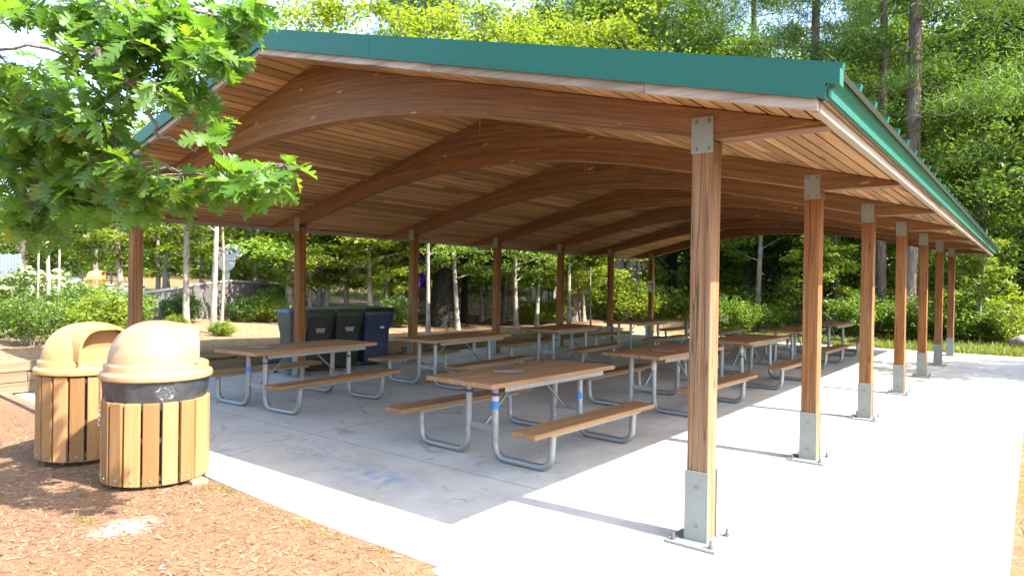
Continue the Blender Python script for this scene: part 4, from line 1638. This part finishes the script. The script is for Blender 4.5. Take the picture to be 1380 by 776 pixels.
SH = {
    'mid': shrub_proto(1, 1.1, .75, 46, 26, .085, M['leaf_mid']),
    'bright': shrub_proto(2, 1.0, .7, 46, 26, .085, M['leaf_bright']),
    'dark': shrub_proto(3, 1.3, .8, 60, 30, .095, M['leaf_dark']),
    'flower': shrub_proto(4, 1.1, .85, 52, 24, .09, M['leaf_mid'], True),
    'open': shrub_proto(5, 1.0, .6, 22, 22, .075, M['leaf_mid']),
}
SHRUBS = [
    ('open', 42, 11.3, .95, 'airy green shrub in bare dirt just left of the farther trash can'),
    ('open', 8, 12.0, .9, 'thin leafed shrub at the left edge above the timber wall'),
    ('flower', 20, 15.0, 1.05, 'white flowering shrub at the left edge of the view'),
    ('flower', 88, 16.0, .95, 'white flowering shrub right of the young staked tree'),
    ('flower', 52, 18.0, 1.1, 'white flowering shrub behind the young staked tree'),
    ('dark', 84, 13.6, .68, 'dark green shrub directly behind the farther trash can lid'),
    ('bright', 125, 12.6, .95, 'yellow green shrub above the gap between the two trash cans'),
    ('mid', 160, 13.6, .9, 'green shrub just left of the first left post'),
    ('mid', 103, 14.6, .9, 'low green shrub below the blue dome'),
    ('dark', 243, 16.9, .62, 'dark round shrub against the curved wall beside the leaning white trunk'),
    ('dark', 324, 18.4, .55, 'dark shrub against the curved wall right of the white panel'),
    ('bright', 238, 16.0, .35, 'low bright plants at the foot of the curved wall'),
    ('bright', 300, 14.6, .38, 'small bright green plant beside the straight pale young tree'),
    ('bright', 356, 19.2, .8, 'sprawling green shrub left of the grey green bin'),
    ('mid', 380, 20.5, .95, 'leafy shrub behind the grey green bin'),
    ('dark', 533, 19.0, .7, 'shrub in shade between the blue bin and the third left post'),
    ('bright', 715, 23.5, .85, 'bright low shrub at the roots of the crooked pale trunk'),
    ('bright', 742, 24, .95, 'bright low shrub left of the fifth left post'),
    ('bright', 843, 27.5, 1.9, 'yellow green bush in front of the thick pine trunk'),
    ('bright', 872, 28.5, 1.5, 'yellow green bush behind the farthest left post'),
    ('mid', 990, 24.0, 1.2, 'green bush seen under the far arch of the shelter'),
    ('mid', 1020, 25.0, 1.0, 'low bush at the base of the pale straight trunk'),
    ('mid', 1160, 23.0, 1.4, 'green bush between the second and third right posts'),
    ('mid', 1228, 22.0, 1.3, 'bush behind the fourth right post'),
    ('mid', 1296, 21.2, 1.5, 'bush right of the farthest right post'),
    ('bright', 1345, 20.6, 1.2, 'light green bush at the back right of the slab'),
    ('bright', 1362, 22.0, 1.6, 'taller light green bush near the right edge'),
]
for key, u, d, sc, lab in SHRUBS:
    q = at(u, 420, d)
    t = thing('shrub', lab, 'shrub', (q.x, q.y, gz(q.x, q.y) - .02), random.uniform(0, 6.28))
    t.scale = (sc, sc, sc)
    st, fo, fl = SH[key]
    link('stems', st, t)
    link('foliage', fo, t)
    if fl:
        link('flowers', fl, t)

# stakes for the young tree
q = at(66, 400, 13.5)
for sx in (-.22, .2):
    mb = MB()
    p = q + RT * sx
    mb.tube([(p.x, p.y, gz(p.x, p.y) - .1), (p.x, p.y, gz(p.x, p.y) + 1.9)], .022, 8)
    tag(mb.build('tree_stake', M['bark_pale'], None, 40), 'wooden stake on the %s side of the young tree by the flowering shrubs' % ('left' if sx < 0 else 'right'), 'stake', 'stakes of the young tree')

# ------------------------------------------------------------------ background built things
# curved concrete wall
cw = thing('curved_wall', 'low curved grey concrete wall beyond the first left bay', 'wall')
pts = [(150, 17.2, 1.22), (200, 17.2, 1.28), (235, 17.6, 1.38), (270, 18.6, 1.50), (310, 19.8, 1.60), (350, 21.0, 1.55), (388, 22.6, 1.45)]
mb = MB()
mc = MB()
base = []
for u, d, zt in pts:
    p = at(u, 400, d)
    base.append((Vector((p.x, p.y, 0)), zt))
vs, fs, vc = [], [], []
dense = []
for i in range(len(base) - 1):
    for k in range(4):
        t = k / 4
        dense.append((base[i][0].lerp(base[i + 1][0], t), base[i][1] * (1 - t) + base[i + 1][1] * t))
dense.append(base[-1])
for (p, zt) in dense:
    away = (Vector((p.x, p.y, 0)) - Vector((CAM.x, CAM.y, 0))).normalized()
    for off, z in ((0, .2), (0, zt), (.25, zt), (.25, .2)):
        q = p + away * off
        vs.append((q.x, q.y, z))
    for off, z in ((-.03, zt + .002), (-.03, zt + .06), (.28, zt + .06), (.28, zt + .002)):
        q = p + away * off
        vc.append((q.x, q.y, z))
for i in range(len(dense) - 1):
    for k in range(4):
        k2 = (k + 1) % 4
        fs.append((i * 4 + k, i * 4 + k2, (i + 1) * 4 + k2, (i + 1) * 4 + k))
mb.add(vs, fs)
mc.add(vc, fs)
wl = mb.build('wall_body', M['stucco'], cw)
mc.build('wall_cap', M['stuccocap'], cw)

# white playground panel with dark spots
q = at(306, 384, 23.5)
pp_ = thing('playground_panel', 'white rounded playground panel with dark spots on a post behind the curved wall', 'playground panel', (q.x, q.y, gz(q.x, q.y)), math.atan2(CAM.y - q.y, CAM.x - q.x) + math.pi / 2)
k_ = 23.5 / FPX


def oval(cx, cz, rx, rz_, n=28):
    return [(cx + rx * math.cos(2 * math.pi * i / n), cz + rz_ * math.sin(2 * math.pi * i / n)) for i in range(n)]


zc = at(306, 340, 23.5).z - q.z + q.z - gz(q.x, q.y)
mb = MB()
out_ = [(-.34, .02), (-.36, .10), (-.28, .17), (-.18, .17), (-.10, .25), (.08, .29), (.28, .27), (.44, .18), (.50, .04), (.47, -.10), (.36, -.19), (.26, -.22),
        (.27, -.34), (.24, -.48), (.14, -.60), (-.02, -.66), (-.18, -.62), (-.28, -.50), (-.30, -.36), (-.25, -.22), (-.30, -.10)]
mb.prism([(x_, zc + z_) for x_, z_ in out_], -.04, .04)
mb.build('panel', M['white'], pp_, False, .008)
mb = MB()
mb.prism([(-.08, -.1), (.08, -.1), (.08, zc - .3), (-.08, zc - .3)], .042, .12)
mb.build('panel_post', M['white'], pp_)
mb = MB()
for cx, cz, r_ in ((-.22, -.10, .05), (-.10, .12, .035), (.02, -.02, .05), (.05, .16, .04), (.18, .02, .04), (.30, .10, .035), (.22, -.13, .035), (-.02, .05, .03), (.36, -.02, .03)):
    mb.prism(oval(.05 + cx, zc + cz, r_, r_ * .85, 12), -.048, -.0405)
mb.build('spots', M['ink'], pp_)

# grey board fence at the left edge
q = at(8, 357, 38)
fe = thing('board_fence', 'grey blue board fence panel at the far left edge', 'fence', (q.x, q.y, gz(q.x, q.y)), math.atan2(RT.y, RT.x))
mb = MB()
for k in range(9):
    mb.box((-.75 + k * .19, 0, .75), (.165, .03, 1.5 + .06 * (k % 3)))
mb.build('boards', M['fencegrey'], fe)
mb = MB()
for z in (.35, 1.15):
    mb.box((0, .04, z), (1.8, .05, .09))
mb.build('fence_rails', M['fencegrey'], fe)

# dark railing near the pale trunk
q = at(150, 378, 33)
ra = thing('metal_railing', 'dark metal railing behind the pale trunked tree on the left', 'railing', (q.x, q.y, at(150, 378, 33).z - .1), math.atan2(RT.y, RT.x))
mb = MB()
for z in (.06, .5):
    mb.box((0, 0, z), (2.9, .04, .04))
for k in range(20):
    mb.box((-1.42 + k * .15, 0, .27), (.02, .02, .42))
mb.build('rails', M['railing'], ra)
for x in (-1.4, 0, 1.4):
    mb = MB()
    mb.box((x, .0, .05), (.055, .055, 1.0))
    mb.build('railing_post', M['railing'], ra)

# low pale wall, blue dome, far trash can
q = at(130, 392, 30)
lw = thing('low_wall', 'low pale wall in front of the far path on the left', 'wall', (q.x, q.y, gz(q.x, q.y) - .2), math.atan2(RT.y, RT.x))
mb = MB()
mb.box((0, 0, .3), (4.2, .25, .62))
mb.build('wall_body', M['stone'], lw, False, .02)
mb = MB()
mb.box((0, 0, .64), (4.3, .32, .055))
mb.build('wall_cap', M['stuccocap'], lw, False, .01)
q = at(98, 384, 29.3)
mb = MB()
mb.lathe([(.31, 0), (.30, .08), (.24, .19), (.13, .26), (.001, .28)], 24)
o = mb.build('play_dome', M['bluepl'], None, 60, 0, (q.x, q.y, gz(q.x, q.y) + .35))
tag(o, 'bright blue plastic dome on the low pale wall far left', 'playground dome')
o.location = (at(100, 384, 30).x, at(100, 384, 30).y, gz(at(130, 392, 30).x, at(130, 392, 30).y) - .2 + .668)

far = copy_tree(can_l)
q = at(128, 400, 28)
far.location = (q.x, q.y, gz(q.x, q.y))
far.rotation_euler = (0, 0, R(40))
far.scale = (.85, .85, .85)
far['label'] = 'distant tan slatted trash can in front of the low pale wall'

# stone block wall, banners, white stand-in for bright ground beyond the trees
p0, p1 = at(545, 420, 25.5), at(705, 416, 29)
sw = thing('stone_wall', 'pale stone block wall seen between the trunks beyond the third and fourth left posts', 'wall')
mb = MB()
ax = (p1 - p0)
ax.z = 0
L = ax.length
ax.normalize()
rot = Matrix.Rotation(math.atan2(ax.y, ax.x), 3, 'Z')
for r_ in range(4):
    x = -.2 * (r_ % 2)
    while x < L:
        w = random.uniform(.45, .8)
        c = p0 + ax * (x + w / 2)
        mb.box((c.x, c.y, gz(c.x, c.y) - .05 + .145 + r_ * .275), (w - .012, .34 + random.uniform(-.03, .03), .262), rot)
        x += w
mb.build('blocks', M['stone'], sw, False, .025)


def banner(u, d, zt, h, w, mats, label):
    q = at(u, 400, d)
    z0 = gz(q.x, q.y)
    t = thing('banner_flag', label, 'banner', (q.x, q.y, z0), math.atan2(RT.y, RT.x), 'coloured banners beyond the stone wall')
    mb = MB()
    mb.tube([(0, 0, 0), (0, 0, zt + .05)], .02, 8)
    mb.build('banner_pole', M['galv'], t, 50)
    mb = MB()
    n = 14
    vs, fs = [], []
    for th in (0, .012):
        for i in range(n + 1):
            z = zt - h * i / n
            sw_ = w * (.55 + .45 * math.sin(i / n * 2.6 + .3))
            for j in range(7):
                x = .02 + sw_ * j / 6
                vs.append((x, .07 * math.sin(j * 1.9 + i * .35) + th, z - .05 * math.sin(j * .8)))
    m_ = (n + 1) * 7
    for i in range(n):
        for j in range(6):
            a = i * 7 + j
            fs.append((a, a + 1, a + 8, a + 7))
            fs.append((a + m_, a + 7 + m_, a + 8 + m_, a + 1 + m_))
    mb.add(vs, fs)
    mb.build('banner_cloth', mats, t, 60)


banner(562, 27, 2.35, 1.35, .38, M['purple'], 'purple banner right beside the third left post')
banner(569, 27.6, 1.95, .9, .32, M['purple'], 'shorter purple banner left of the thin pale trunk')
banner(579.5, 25, 2.0, .6, .2, M['yellow'], 'yellow banner right of the thin pale trunk')
banner(608, 25, 1.75, .5, .24, M['orange'], 'orange banner at the right side of the massive dark trunk')
banner(614, 25.5, 1.9, .75, .18, M['paleblue'], 'pale blue banner right of the orange one')

p = at(730, 407, 30)
gt = thing('bright_ground_panel', 'white gate panel with dark bars glimpsed between trunks left of the fifth left post', 'gate', (p.x, p.y, gz(p.x, p.y)), math.atan2(RT.y, RT.x))
mb = MB()
mb.box((0, 0, .72), (.95, .04, .86))
mb.build('bright_panel', M['white'], gt)
mb = MB()
for x in (-.5, -.02, .3, .5):
    mb.box((x, -.04, .7), (.045, .04, 1.35))
mb.box((0, -.04, 1.36), (1.05, .05, .06))
mb.build('panel_bars', M['railing'], gt)

for u, v, d, lab in ((1115, 426, 25.5, 'slatted grey brown crate behind the second right post'), (1081, 430, 26.5, 'slatted crate left of the second right post in the dim woods')):
    p = at(u, v, d)
    cg = thing('slatted_crate', lab, 'crate', (p.x, p.y, gz(p.x, p.y)), math.atan2(RT.y, RT.x) + .3, 'slatted crates at the edge of the woods')
    for sx in (-.3, .3):
        for sy in (-.25, .25):
            mb = MB()
            mb.box((sx, sy, .38), (.06, .06, .78))
            mb.build('corner_post', M['cage'], cg)
    mb = MB()
    for k in range(6):
        for sy in (-.285, .285):
            mb.box((0, sy, .12 + k * .125), (.66, .02, .07))
        for sx in (-.335, .335):
            mb.box((sx, 0, .12 + k * .125), (.02, .55, .07))
    mb.build('slats', M['cage'], cg)

# boulder at the right edge
p = at(1378, 476, 19.6)
mb = MB()
n1_, n2_ = 10, 16
prof = []
vs, fs = [], []
for i in range(n1_ + 1):
    for k in range(n2_):
        a, b = math.pi * i / n1_, 2 * math.pi * k / n2_
        r_ = 1 + .14 * math.sin(3 * b + 2 * a) + .09 * math.sin(5 * b - a * 3)
        vs.append((.34 * r_ * math.sin(a) * math.cos(b), .3 * r_ * math.sin(a) * math.sin(b), .22 * r_ * math.cos(a) + .1))
for i in range(n1_):
    for k in range(n2_):
        k2 = (k + 1) % n2_
        fs.append((i * n2_ + k, i * n2_ + k2, (i + 1) * n2_ + k2, (i + 1) * n2_ + k))
mb.add(vs, fs)
tag(mb.build('boulder', M['rock'], None, 60, 0, (p.x, p.y, gz(p.x, p.y) + .05)), 'brown boulder at the right edge beyond the slab', 'boulder')

# ------------------------------------------------------------------ ground litter and grass


def chips():
    n = 34000
    x = rng.uniform(-9.4, 1.2, n)
    y = -1.35 - (rng.random(n) ** .8) * 3.4
    y -= (x < -3.6) * 0.0
    keep = (y < -1.46 + (-.9 - x) * .045 - .03) & ~((x > -9.6) & (x < -3.5) & (y > -1.30 - .22))
    x, y = x[keep], y[keep]
    x2 = rng.uniform(1.66, 3.6, 2500)
    y2 = rng.uniform(-1, 17, 2500)
    x3 = rng.uniform(-15, -9.85, 5000)
    y3 = rng.uniform(-2, 9, 5000)
    x, y = np.concatenate([x, x2, x3]), np.concatenate([y, y2, y3])
    n = len(x)
    z = np.array([gz(a, b) for a, b in zip(x, y)]) + .006
    P = np.stack([x, y, z], 1)
    ang = rng.uniform(0, 6.28, n)
    tilt = rng.normal(0, .25, n)
    d = np.stack([np.cos(ang) * np.cos(tilt), np.sin(ang) * np.cos(tilt), np.sin(tilt)], 1)
    s = np.stack([-np.sin(ang), np.cos(ang), rng.normal(0, .3, n)], 1)
    L = np.minimum(.04, rng.lognormal(-4.45, .55, (n, 1)))
    w = np.minimum(L * .3, rng.uniform(.0012, .005, (n, 1)))
    up = np.array([[0, 0, .004]])
    V = np.stack([P - d * L - s * w, P - d * L + s * w, P + d * L + s * w * .6 + up, P + d * L - s * w * .6 + up], 1).reshape(-1, 3)
    o = link('mulch_chips', np_mesh('mulch_chips', V, np.arange(4 * n).reshape(n, 4), M['chip'], 4))
    tag(o, 'loose wood chips and pine straw scattered over the mulch', 'mulch', None, 'stuff')


chips()


def litter():
    n = 170
    x, y = rng.uniform(-9.3, 1.5, n), rng.uniform(-1.2, 16.5, n)
    P = np.stack([x, y, np.full(n, .009)], 1)
    N = rng.normal(0, .18, (n, 3))
    N[:, 2] = 1
    N /= np.linalg.norm(N, axis=1, keepdims=True)
    V, F = leaf_quads(P, N, rng.uniform(.012, .05, (n, 1)), .5)
    o = link('leaf_litter', np_mesh('leaf_litter', V, F, M['chip'], 4))
    tag(o, 'dry leaf bits scattered over the concrete slab', 'leaf litter', None, 'stuff')


litter()


def grass():
    Ps, hs = [], []
    for _ in range(26):      # weeds in the mulch
        while True:
            x, y = random.uniform(-5.5, 0.3), random.uniform(-3.4, -1.4)
            if y < -1.46 + (-.9 - x) * .045 - .03:
                break
        if random.random() < .5:
            y = -1.46 + (-.9 - x) * .045 - random.uniform(.03, .2)
        k = random.randint(10, 40)
        for _ in range(k):
            Ps.append((x + random.gauss(0, .07), y + random.gauss(0, .04)))
            hs.append(random.uniform(.015, .05))
    for _ in range(15000):   # strip behind the slab and along its right side
        x, y = random.uniform(-6, 9), 17.35 + abs(random.gauss(0, 1.6))
        Ps.append((x, y))
        hs.append(random.uniform(.06, .2))
    for _ in range(2500):
        x, y = 1.64 + abs(random.gauss(0, .9)), random.uniform(1, 17)
        if math.sin(y * 2.3) + random.gauss(0, .6) > .3:
            Ps.append((x, y))
            hs.append(random.uniform(.03, .1))
    P = np.array([(a, b, gz(a, b)) for a, b in Ps])
    n = len(P)
    h = np.array(hs)[:, None]
    ang = rng.uniform(0, 6.28, n)
    s = np.stack([np.cos(ang), np.sin(ang), 0 * ang], 1)
    d = rng.normal(size=(n, 3)) * .35
    d[:, 2] = 1
    V = np.stack([P - s * h * .09, P + s * h * .09, P + d * h], 1).reshape(-1, 3)
    o = link('grass', np_mesh('grass', V, np.arange(3 * n).reshape(n, 3), M['grass'], 3))
    tag(o, 'thin grass along the slab edges with weeds coming up through the mulch', 'grass', None, 'stuff')


grass()

# ------------------------------------------------------------------ the oak in the foreground


def oak_leaf():
    """lobed leaf outline: (t along the vein, half width, forward shift of the lobe tip)"""
    prof = [(0, .005, 0), (.11, .008, 0), (.17, .04, 0), (.23, .15, .03), (.28, .05, 0), (.37, .27, .08), (.40, .31, .13), (.46, .07, 0), (.55, .36, .08), (.59, .40, .15), (.66, .08, 0), (.75, .25, .06), (.79, .26, .11), (.84, .07, 0), (.91, .13, .03), (1.0, .0, 0)]
    return prof


OAK = oak_leaf()


def oak_leaves(P, D, N, size):
    """P base points, D direction, N normal"""
    n = len(P)
    S_ = np.cross(N, D)
    k = len(OAK)
    V = np.zeros((n, k * 3, 3))
    fold = rng.uniform(.05, .4, (n, 1))
    droop = rng.uniform(.0, .35, (n, 1))
    tw = rng.normal(0, .25, (n, 1))
    for i, (t, w, sh) in enumerate(OAK):
        c = P + D * (t * size) - N * (droop * t * t * size)
        V[:, 3 * i] = c
        for j, sg in ((1, 1), (2, -1)):
            V[:, 3 * i + j] = c + D * sh * size + S_ * sg * w * size + N * (w * fold * size + sg * w * tw * size * t)
    F = []
    for i in range(k - 1):
        a, b = 3 * i, 3 * i + 3
        F += [(a, b, b + 1, a + 1), (a, a + 2, b + 2, b)]
    F = np.array(F)
    Fall = (F[None] + (np.arange(n) * k * 3)[:, None, None]).reshape(-1, 4)
    return V.reshape(-1, 3), Fall


def big_oak():
    base = Vector((-4.4, -5.2, 0))
    t = thing('oak_tree', 'large oak whose lobed leaves hang into the top left of the view', 'tree', (base.x, base.y, gz(base.x, base.y)))
    mb = MB()
    inv = Vector((base.x, base.y, gz(base.x, base.y)))
    loc = lambda p: Vector(p) - inv
    trunk = [base + Vector((0, 0, -.2)), base + Vector((.05, .05, 1.2)), base + Vector((.0, .15, 2.6)), base + Vector((.1, .2, 4.2)), base + Vector((0, .4, 6.5)), base + Vector((.2, .5, 8.5))]
    mb.tube([loc(p) for p in trunk], [.30, .22, .19, .15, .10, .04], 14)
    limbs = []

    def limb(start, pix, r0):
        pts = [start] + [at(p[0], p[1], p[2] * .90) for p in pix]
        # smooth
        out = []
        for i in range(len(pts) - 1):
            for k in range(6):
                p = pts[i].lerp(pts[i + 1], k / 6)
                out.append(p + Vector((random.gauss(0, .012), random.gauss(0, .012), random.gauss(0, .012))))
        out.append(pts[-1])
        n = len(out)
        mb.tube([loc(p) for p in out], [r0 * (1 - .85 * i / (n - 1)) for i in range(n)], 8)
        limbs.extend(out[3:])
    T = trunk
    limb(T[2], [(-120, 120, 4.9), (85, 172, 4.6), (140, 197, 4.6), (250, 235, 4.5), (330, 240, 4.4), (395, 222, 4.3)], .013)
    limb(T[3], [(-100, 40, 4.6), (0, 64, 4.3), (130, 72, 4.2), (240, 62, 4.3), (330, 95, 4.5)], .014)
    limb(T[3], [(-60, -60, 4.6), (60, -20, 4.4), (190, 10, 4.4), (300, 20, 4.6), (370, 10, 4.7)], .028)
    limb(T[2], [(-120, 200, 5.4), (0, 238, 5.4), (110, 268, 5.2), (190, 285, 5.0)], .013)
    limb(at(130, 72, 4.2 * .9), [(180, 110, 4.25), (215, 180, 4.4), (262, 205, 4.5)], .022)
    limb(T[2], [(-100, 130, 6.6), (10, 150, 7.0), (90, 190, 7.2)], .04)
    limb(T[4], [(-100, -120, 5.2), (100, -80, 5.0), (250, -60, 5.1)], .03)
    # shoots: (u, v, depth, spread u, spread v, count)
    zones = [
        (20, 12, 4.4, 45, 16, 14), (130, 8, 4.4, 50, 14, 18), (225, 20, 4.5, 50, 18, 26), (310, 22, 4.7, 30, 20, 22), (352, 10, 4.8, 15, 12, 8),
        (95, 45, 4.3, 35, 18, 15), (180, 55, 4.3, 40, 18, 22), (255, 65, 4.4, 35, 22, 24), (310, 85, 4.6, 16, 20, 9),
        (45, 78, 4.2, 14, 9, 4), (20, 45, 4.2, 10, 6, 2),
        (160, 95, 4.35, 32, 18, 14), (225, 118, 4.4, 28, 18, 16), (290, 108, 4.6, 18, 18, 7),
        (148, 140, 4.4, 20, 24, 12), (235, 150, 4.45, 22, 14, 8),
        (25, 120, 5.2, 30, 22, 20), (80, 135, 5.2, 28, 22, 16), (30, 180, 5.2, 32, 24, 26), (95, 190, 5.0, 26, 20, 18), (30, 235, 5.3, 32, 22, 26), (95, 240, 5.1, 28, 20, 20),
        (150, 195, 4.7, 20, 16, 9), (150, 225, 4.7, 25, 14, 12), (200, 240, 4.6, 28, 12, 13), (180, 265, 4.9, 35, 12, 15), (120, 275, 5.1, 35, 14, 15), (40, 282, 5.3, 35, 16, 18),
        (35, 308, 5.3, 26, 10, 8), (75, 318, 5.3, 14, 8, 3), (240, 255, 4.5, 22, 10, 9), (262, 185, 4.5, 16, 12, 8), (300, 160, 4.6, 16, 8, 5), (325, 165, 4.6, 10, 6, 3),
        (290, 245, 4.45, 26, 11, 13), (335, 240, 4.4, 22, 11, 11), (370, 245, 4.35, 14, 9, 5), (392, 225, 4.3, 8, 6, 3), (345, 265, 4.4, 16, 5, 3), (205, 285, 4.8, 18, 8, 5),
        (20, 160, 6.8, 40, 40, 16), (45, 160, 4.7, 40, 18, 16), (20, 95, 4.6, 26, 10, 5), (110, 165, 4.5, 26, 14, 9), (70, 240, 7.0, 35, 35, 12), (90, 110, 6.8, 20, 20, 6),
        (60, -60, 4.8, 90, 25, 9), (220, -60, 5.0, 90, 25, 8), (-80, 60, 4.9, 40, 80, 10), (-90, 230, 5.4, 40, 60, 9),
    ]
    P, D, N, Sz = [], [], [], []
    gaps = [(200, 160, 40, 46), (28, 48, 44, 28), (300, 122, 30, 30), (330, 150, 22, 20), (250, 175, 26, 20)]
    for u, v, d, su, sv, cnt in zones:
        cnt = max(2, round(cnt * .8))
        for _ in range(cnt):
            uu, vv = random.gauss(u, su * .62), random.gauss(v, sv * .62)
            if any(((uu - gx) / gw) ** 2 + ((vv - gy) / gh) ** 2 < 1 for gx, gy, gw, gh in gaps):
                continue
            p = at(uu, vv, d * .90 + random.gauss(0, .16))
            if uu < -45:
                continue
            # nearest limb point, twig out to the shoot
            q = min(limbs, key=lambda l: (l - p).length)
            dirv = (p - q)
            L = dirv.length
            if L > 1.2:
                q = q.lerp(p, 1 - 1.2 / L)
                dirv = p - q
                L = 1.2
            mid = q.lerp(p, .5) + Vector((random.gauss(0, .03), random.gauss(0, .03), .05 * L))
            mb.tube([loc(q), loc(mid), loc(p)], [.003 + .003 * L, .003, .0022], 5, False)
            ax = (p - mid)
            if ax.length < 1e-3:
                ax = Vector((0, 1, 0))
            ax.normalize()
            k = random.randint(4, 6)
            ph = random.uniform(0, 6.28)
            for j in range(k):
                w = ph + j * 2.4
                e1 = ax.orthogonal().normalized()
                e2 = ax.cross(e1)
                out = (e1 * math.cos(w) + e2 * math.sin(w))
                dd = (out * random.uniform(.7, 1.1) + ax * random.uniform(.1, .8) + Vector((0, 0, random.uniform(-.45, .05)))).normalized()
                nn = Vector((random.gauss(.25, .45), random.gauss(0, .45), 1))
                nn = (nn - dd * nn.dot(dd)).normalized()
                P.append(p - ax * random.uniform(0, .06))
                D.append(dd)
                N.append(nn)
                Sz.append(random.uniform(.12, .185))
    P = np.array([tuple(loc(p)) for p in P])
    V, F = oak_leaves(P, np.array([tuple(q) for q in D]), np.array([tuple(q) for q in N]), np.array(Sz)[:, None])
    link('crown', np_mesh('crown', V, F, M['leaf_oak'], 4), t)
    mb.build('trunk', M['bark_oak'], t, 60)


big_oak()

# ------------------------------------------------------------------ light
SUN = Vector((2.40, .175, 2.70)).normalized()
elev = math.asin(SUN.z)
azim = math.atan2(SUN.x, SUN.y)
sun = bpy.data.lights.new('sun', 'SUN')
sun.energy = 3.4
sun.angle = R(.5)
sun.color = (1.0, .945, .86)
so = bpy.data.objects.new('sun', sun)
C.objects.link(so)
so.rotation_euler = SUN.to_track_quat('Z', 'Y').to_euler()
so.location = (8, 0, 20)
w = bpy.data.worlds.new('World')
scene.world = w
w.use_nodes = True
nt = w.node_tree
bg = nt.nodes['Background']
sky = nt.nodes.new('ShaderNodeTexSky')
sky.sky_type = 'NISHITA'
sky.sun_disc = False
sky.sun_elevation = elev
sky.sun_rotation = azim
sky.altitude = 100
sky.air_density = 1.0
sky.dust_density = 2.2
sky.ozone_density = 1.0
nt.links.new(sky.outputs[0], bg.inputs[0])
bg.inputs[1].default_value = .15

# ------------------------------------------------------------------ camera, render
cam = bpy.data.cameras.new('camera')
cam.sensor_width = 36
cam.lens = 36 * FPX / 1380
cam.clip_start = .05
cam.clip_end = 2000
co_ = bpy.data.objects.new('camera', cam)
C.objects.link(co_)
mw = Matrix((RT, UP, -FW)).transposed().to_4x4()
mw.translation = CAM
co_.matrix_world = mw
scene.camera = co_
vs_ = scene.view_settings
vs_.view_transform = 'Standard'
vs_.look = 'None'
vs_.exposure = 2.6
vs_.gamma = 1
vs_.use_curve_mapping = False
scene.render.engine = 'CYCLES'
cy = scene.cycles
cy.use_denoising = True
cy.max_bounces = 8
cy.diffuse_bounces = 4
cy.transmission_bounces = 4
cy.glossy_bounces = 3
cy.use_adaptive_sampling = True
cy.adaptive_threshold = .02
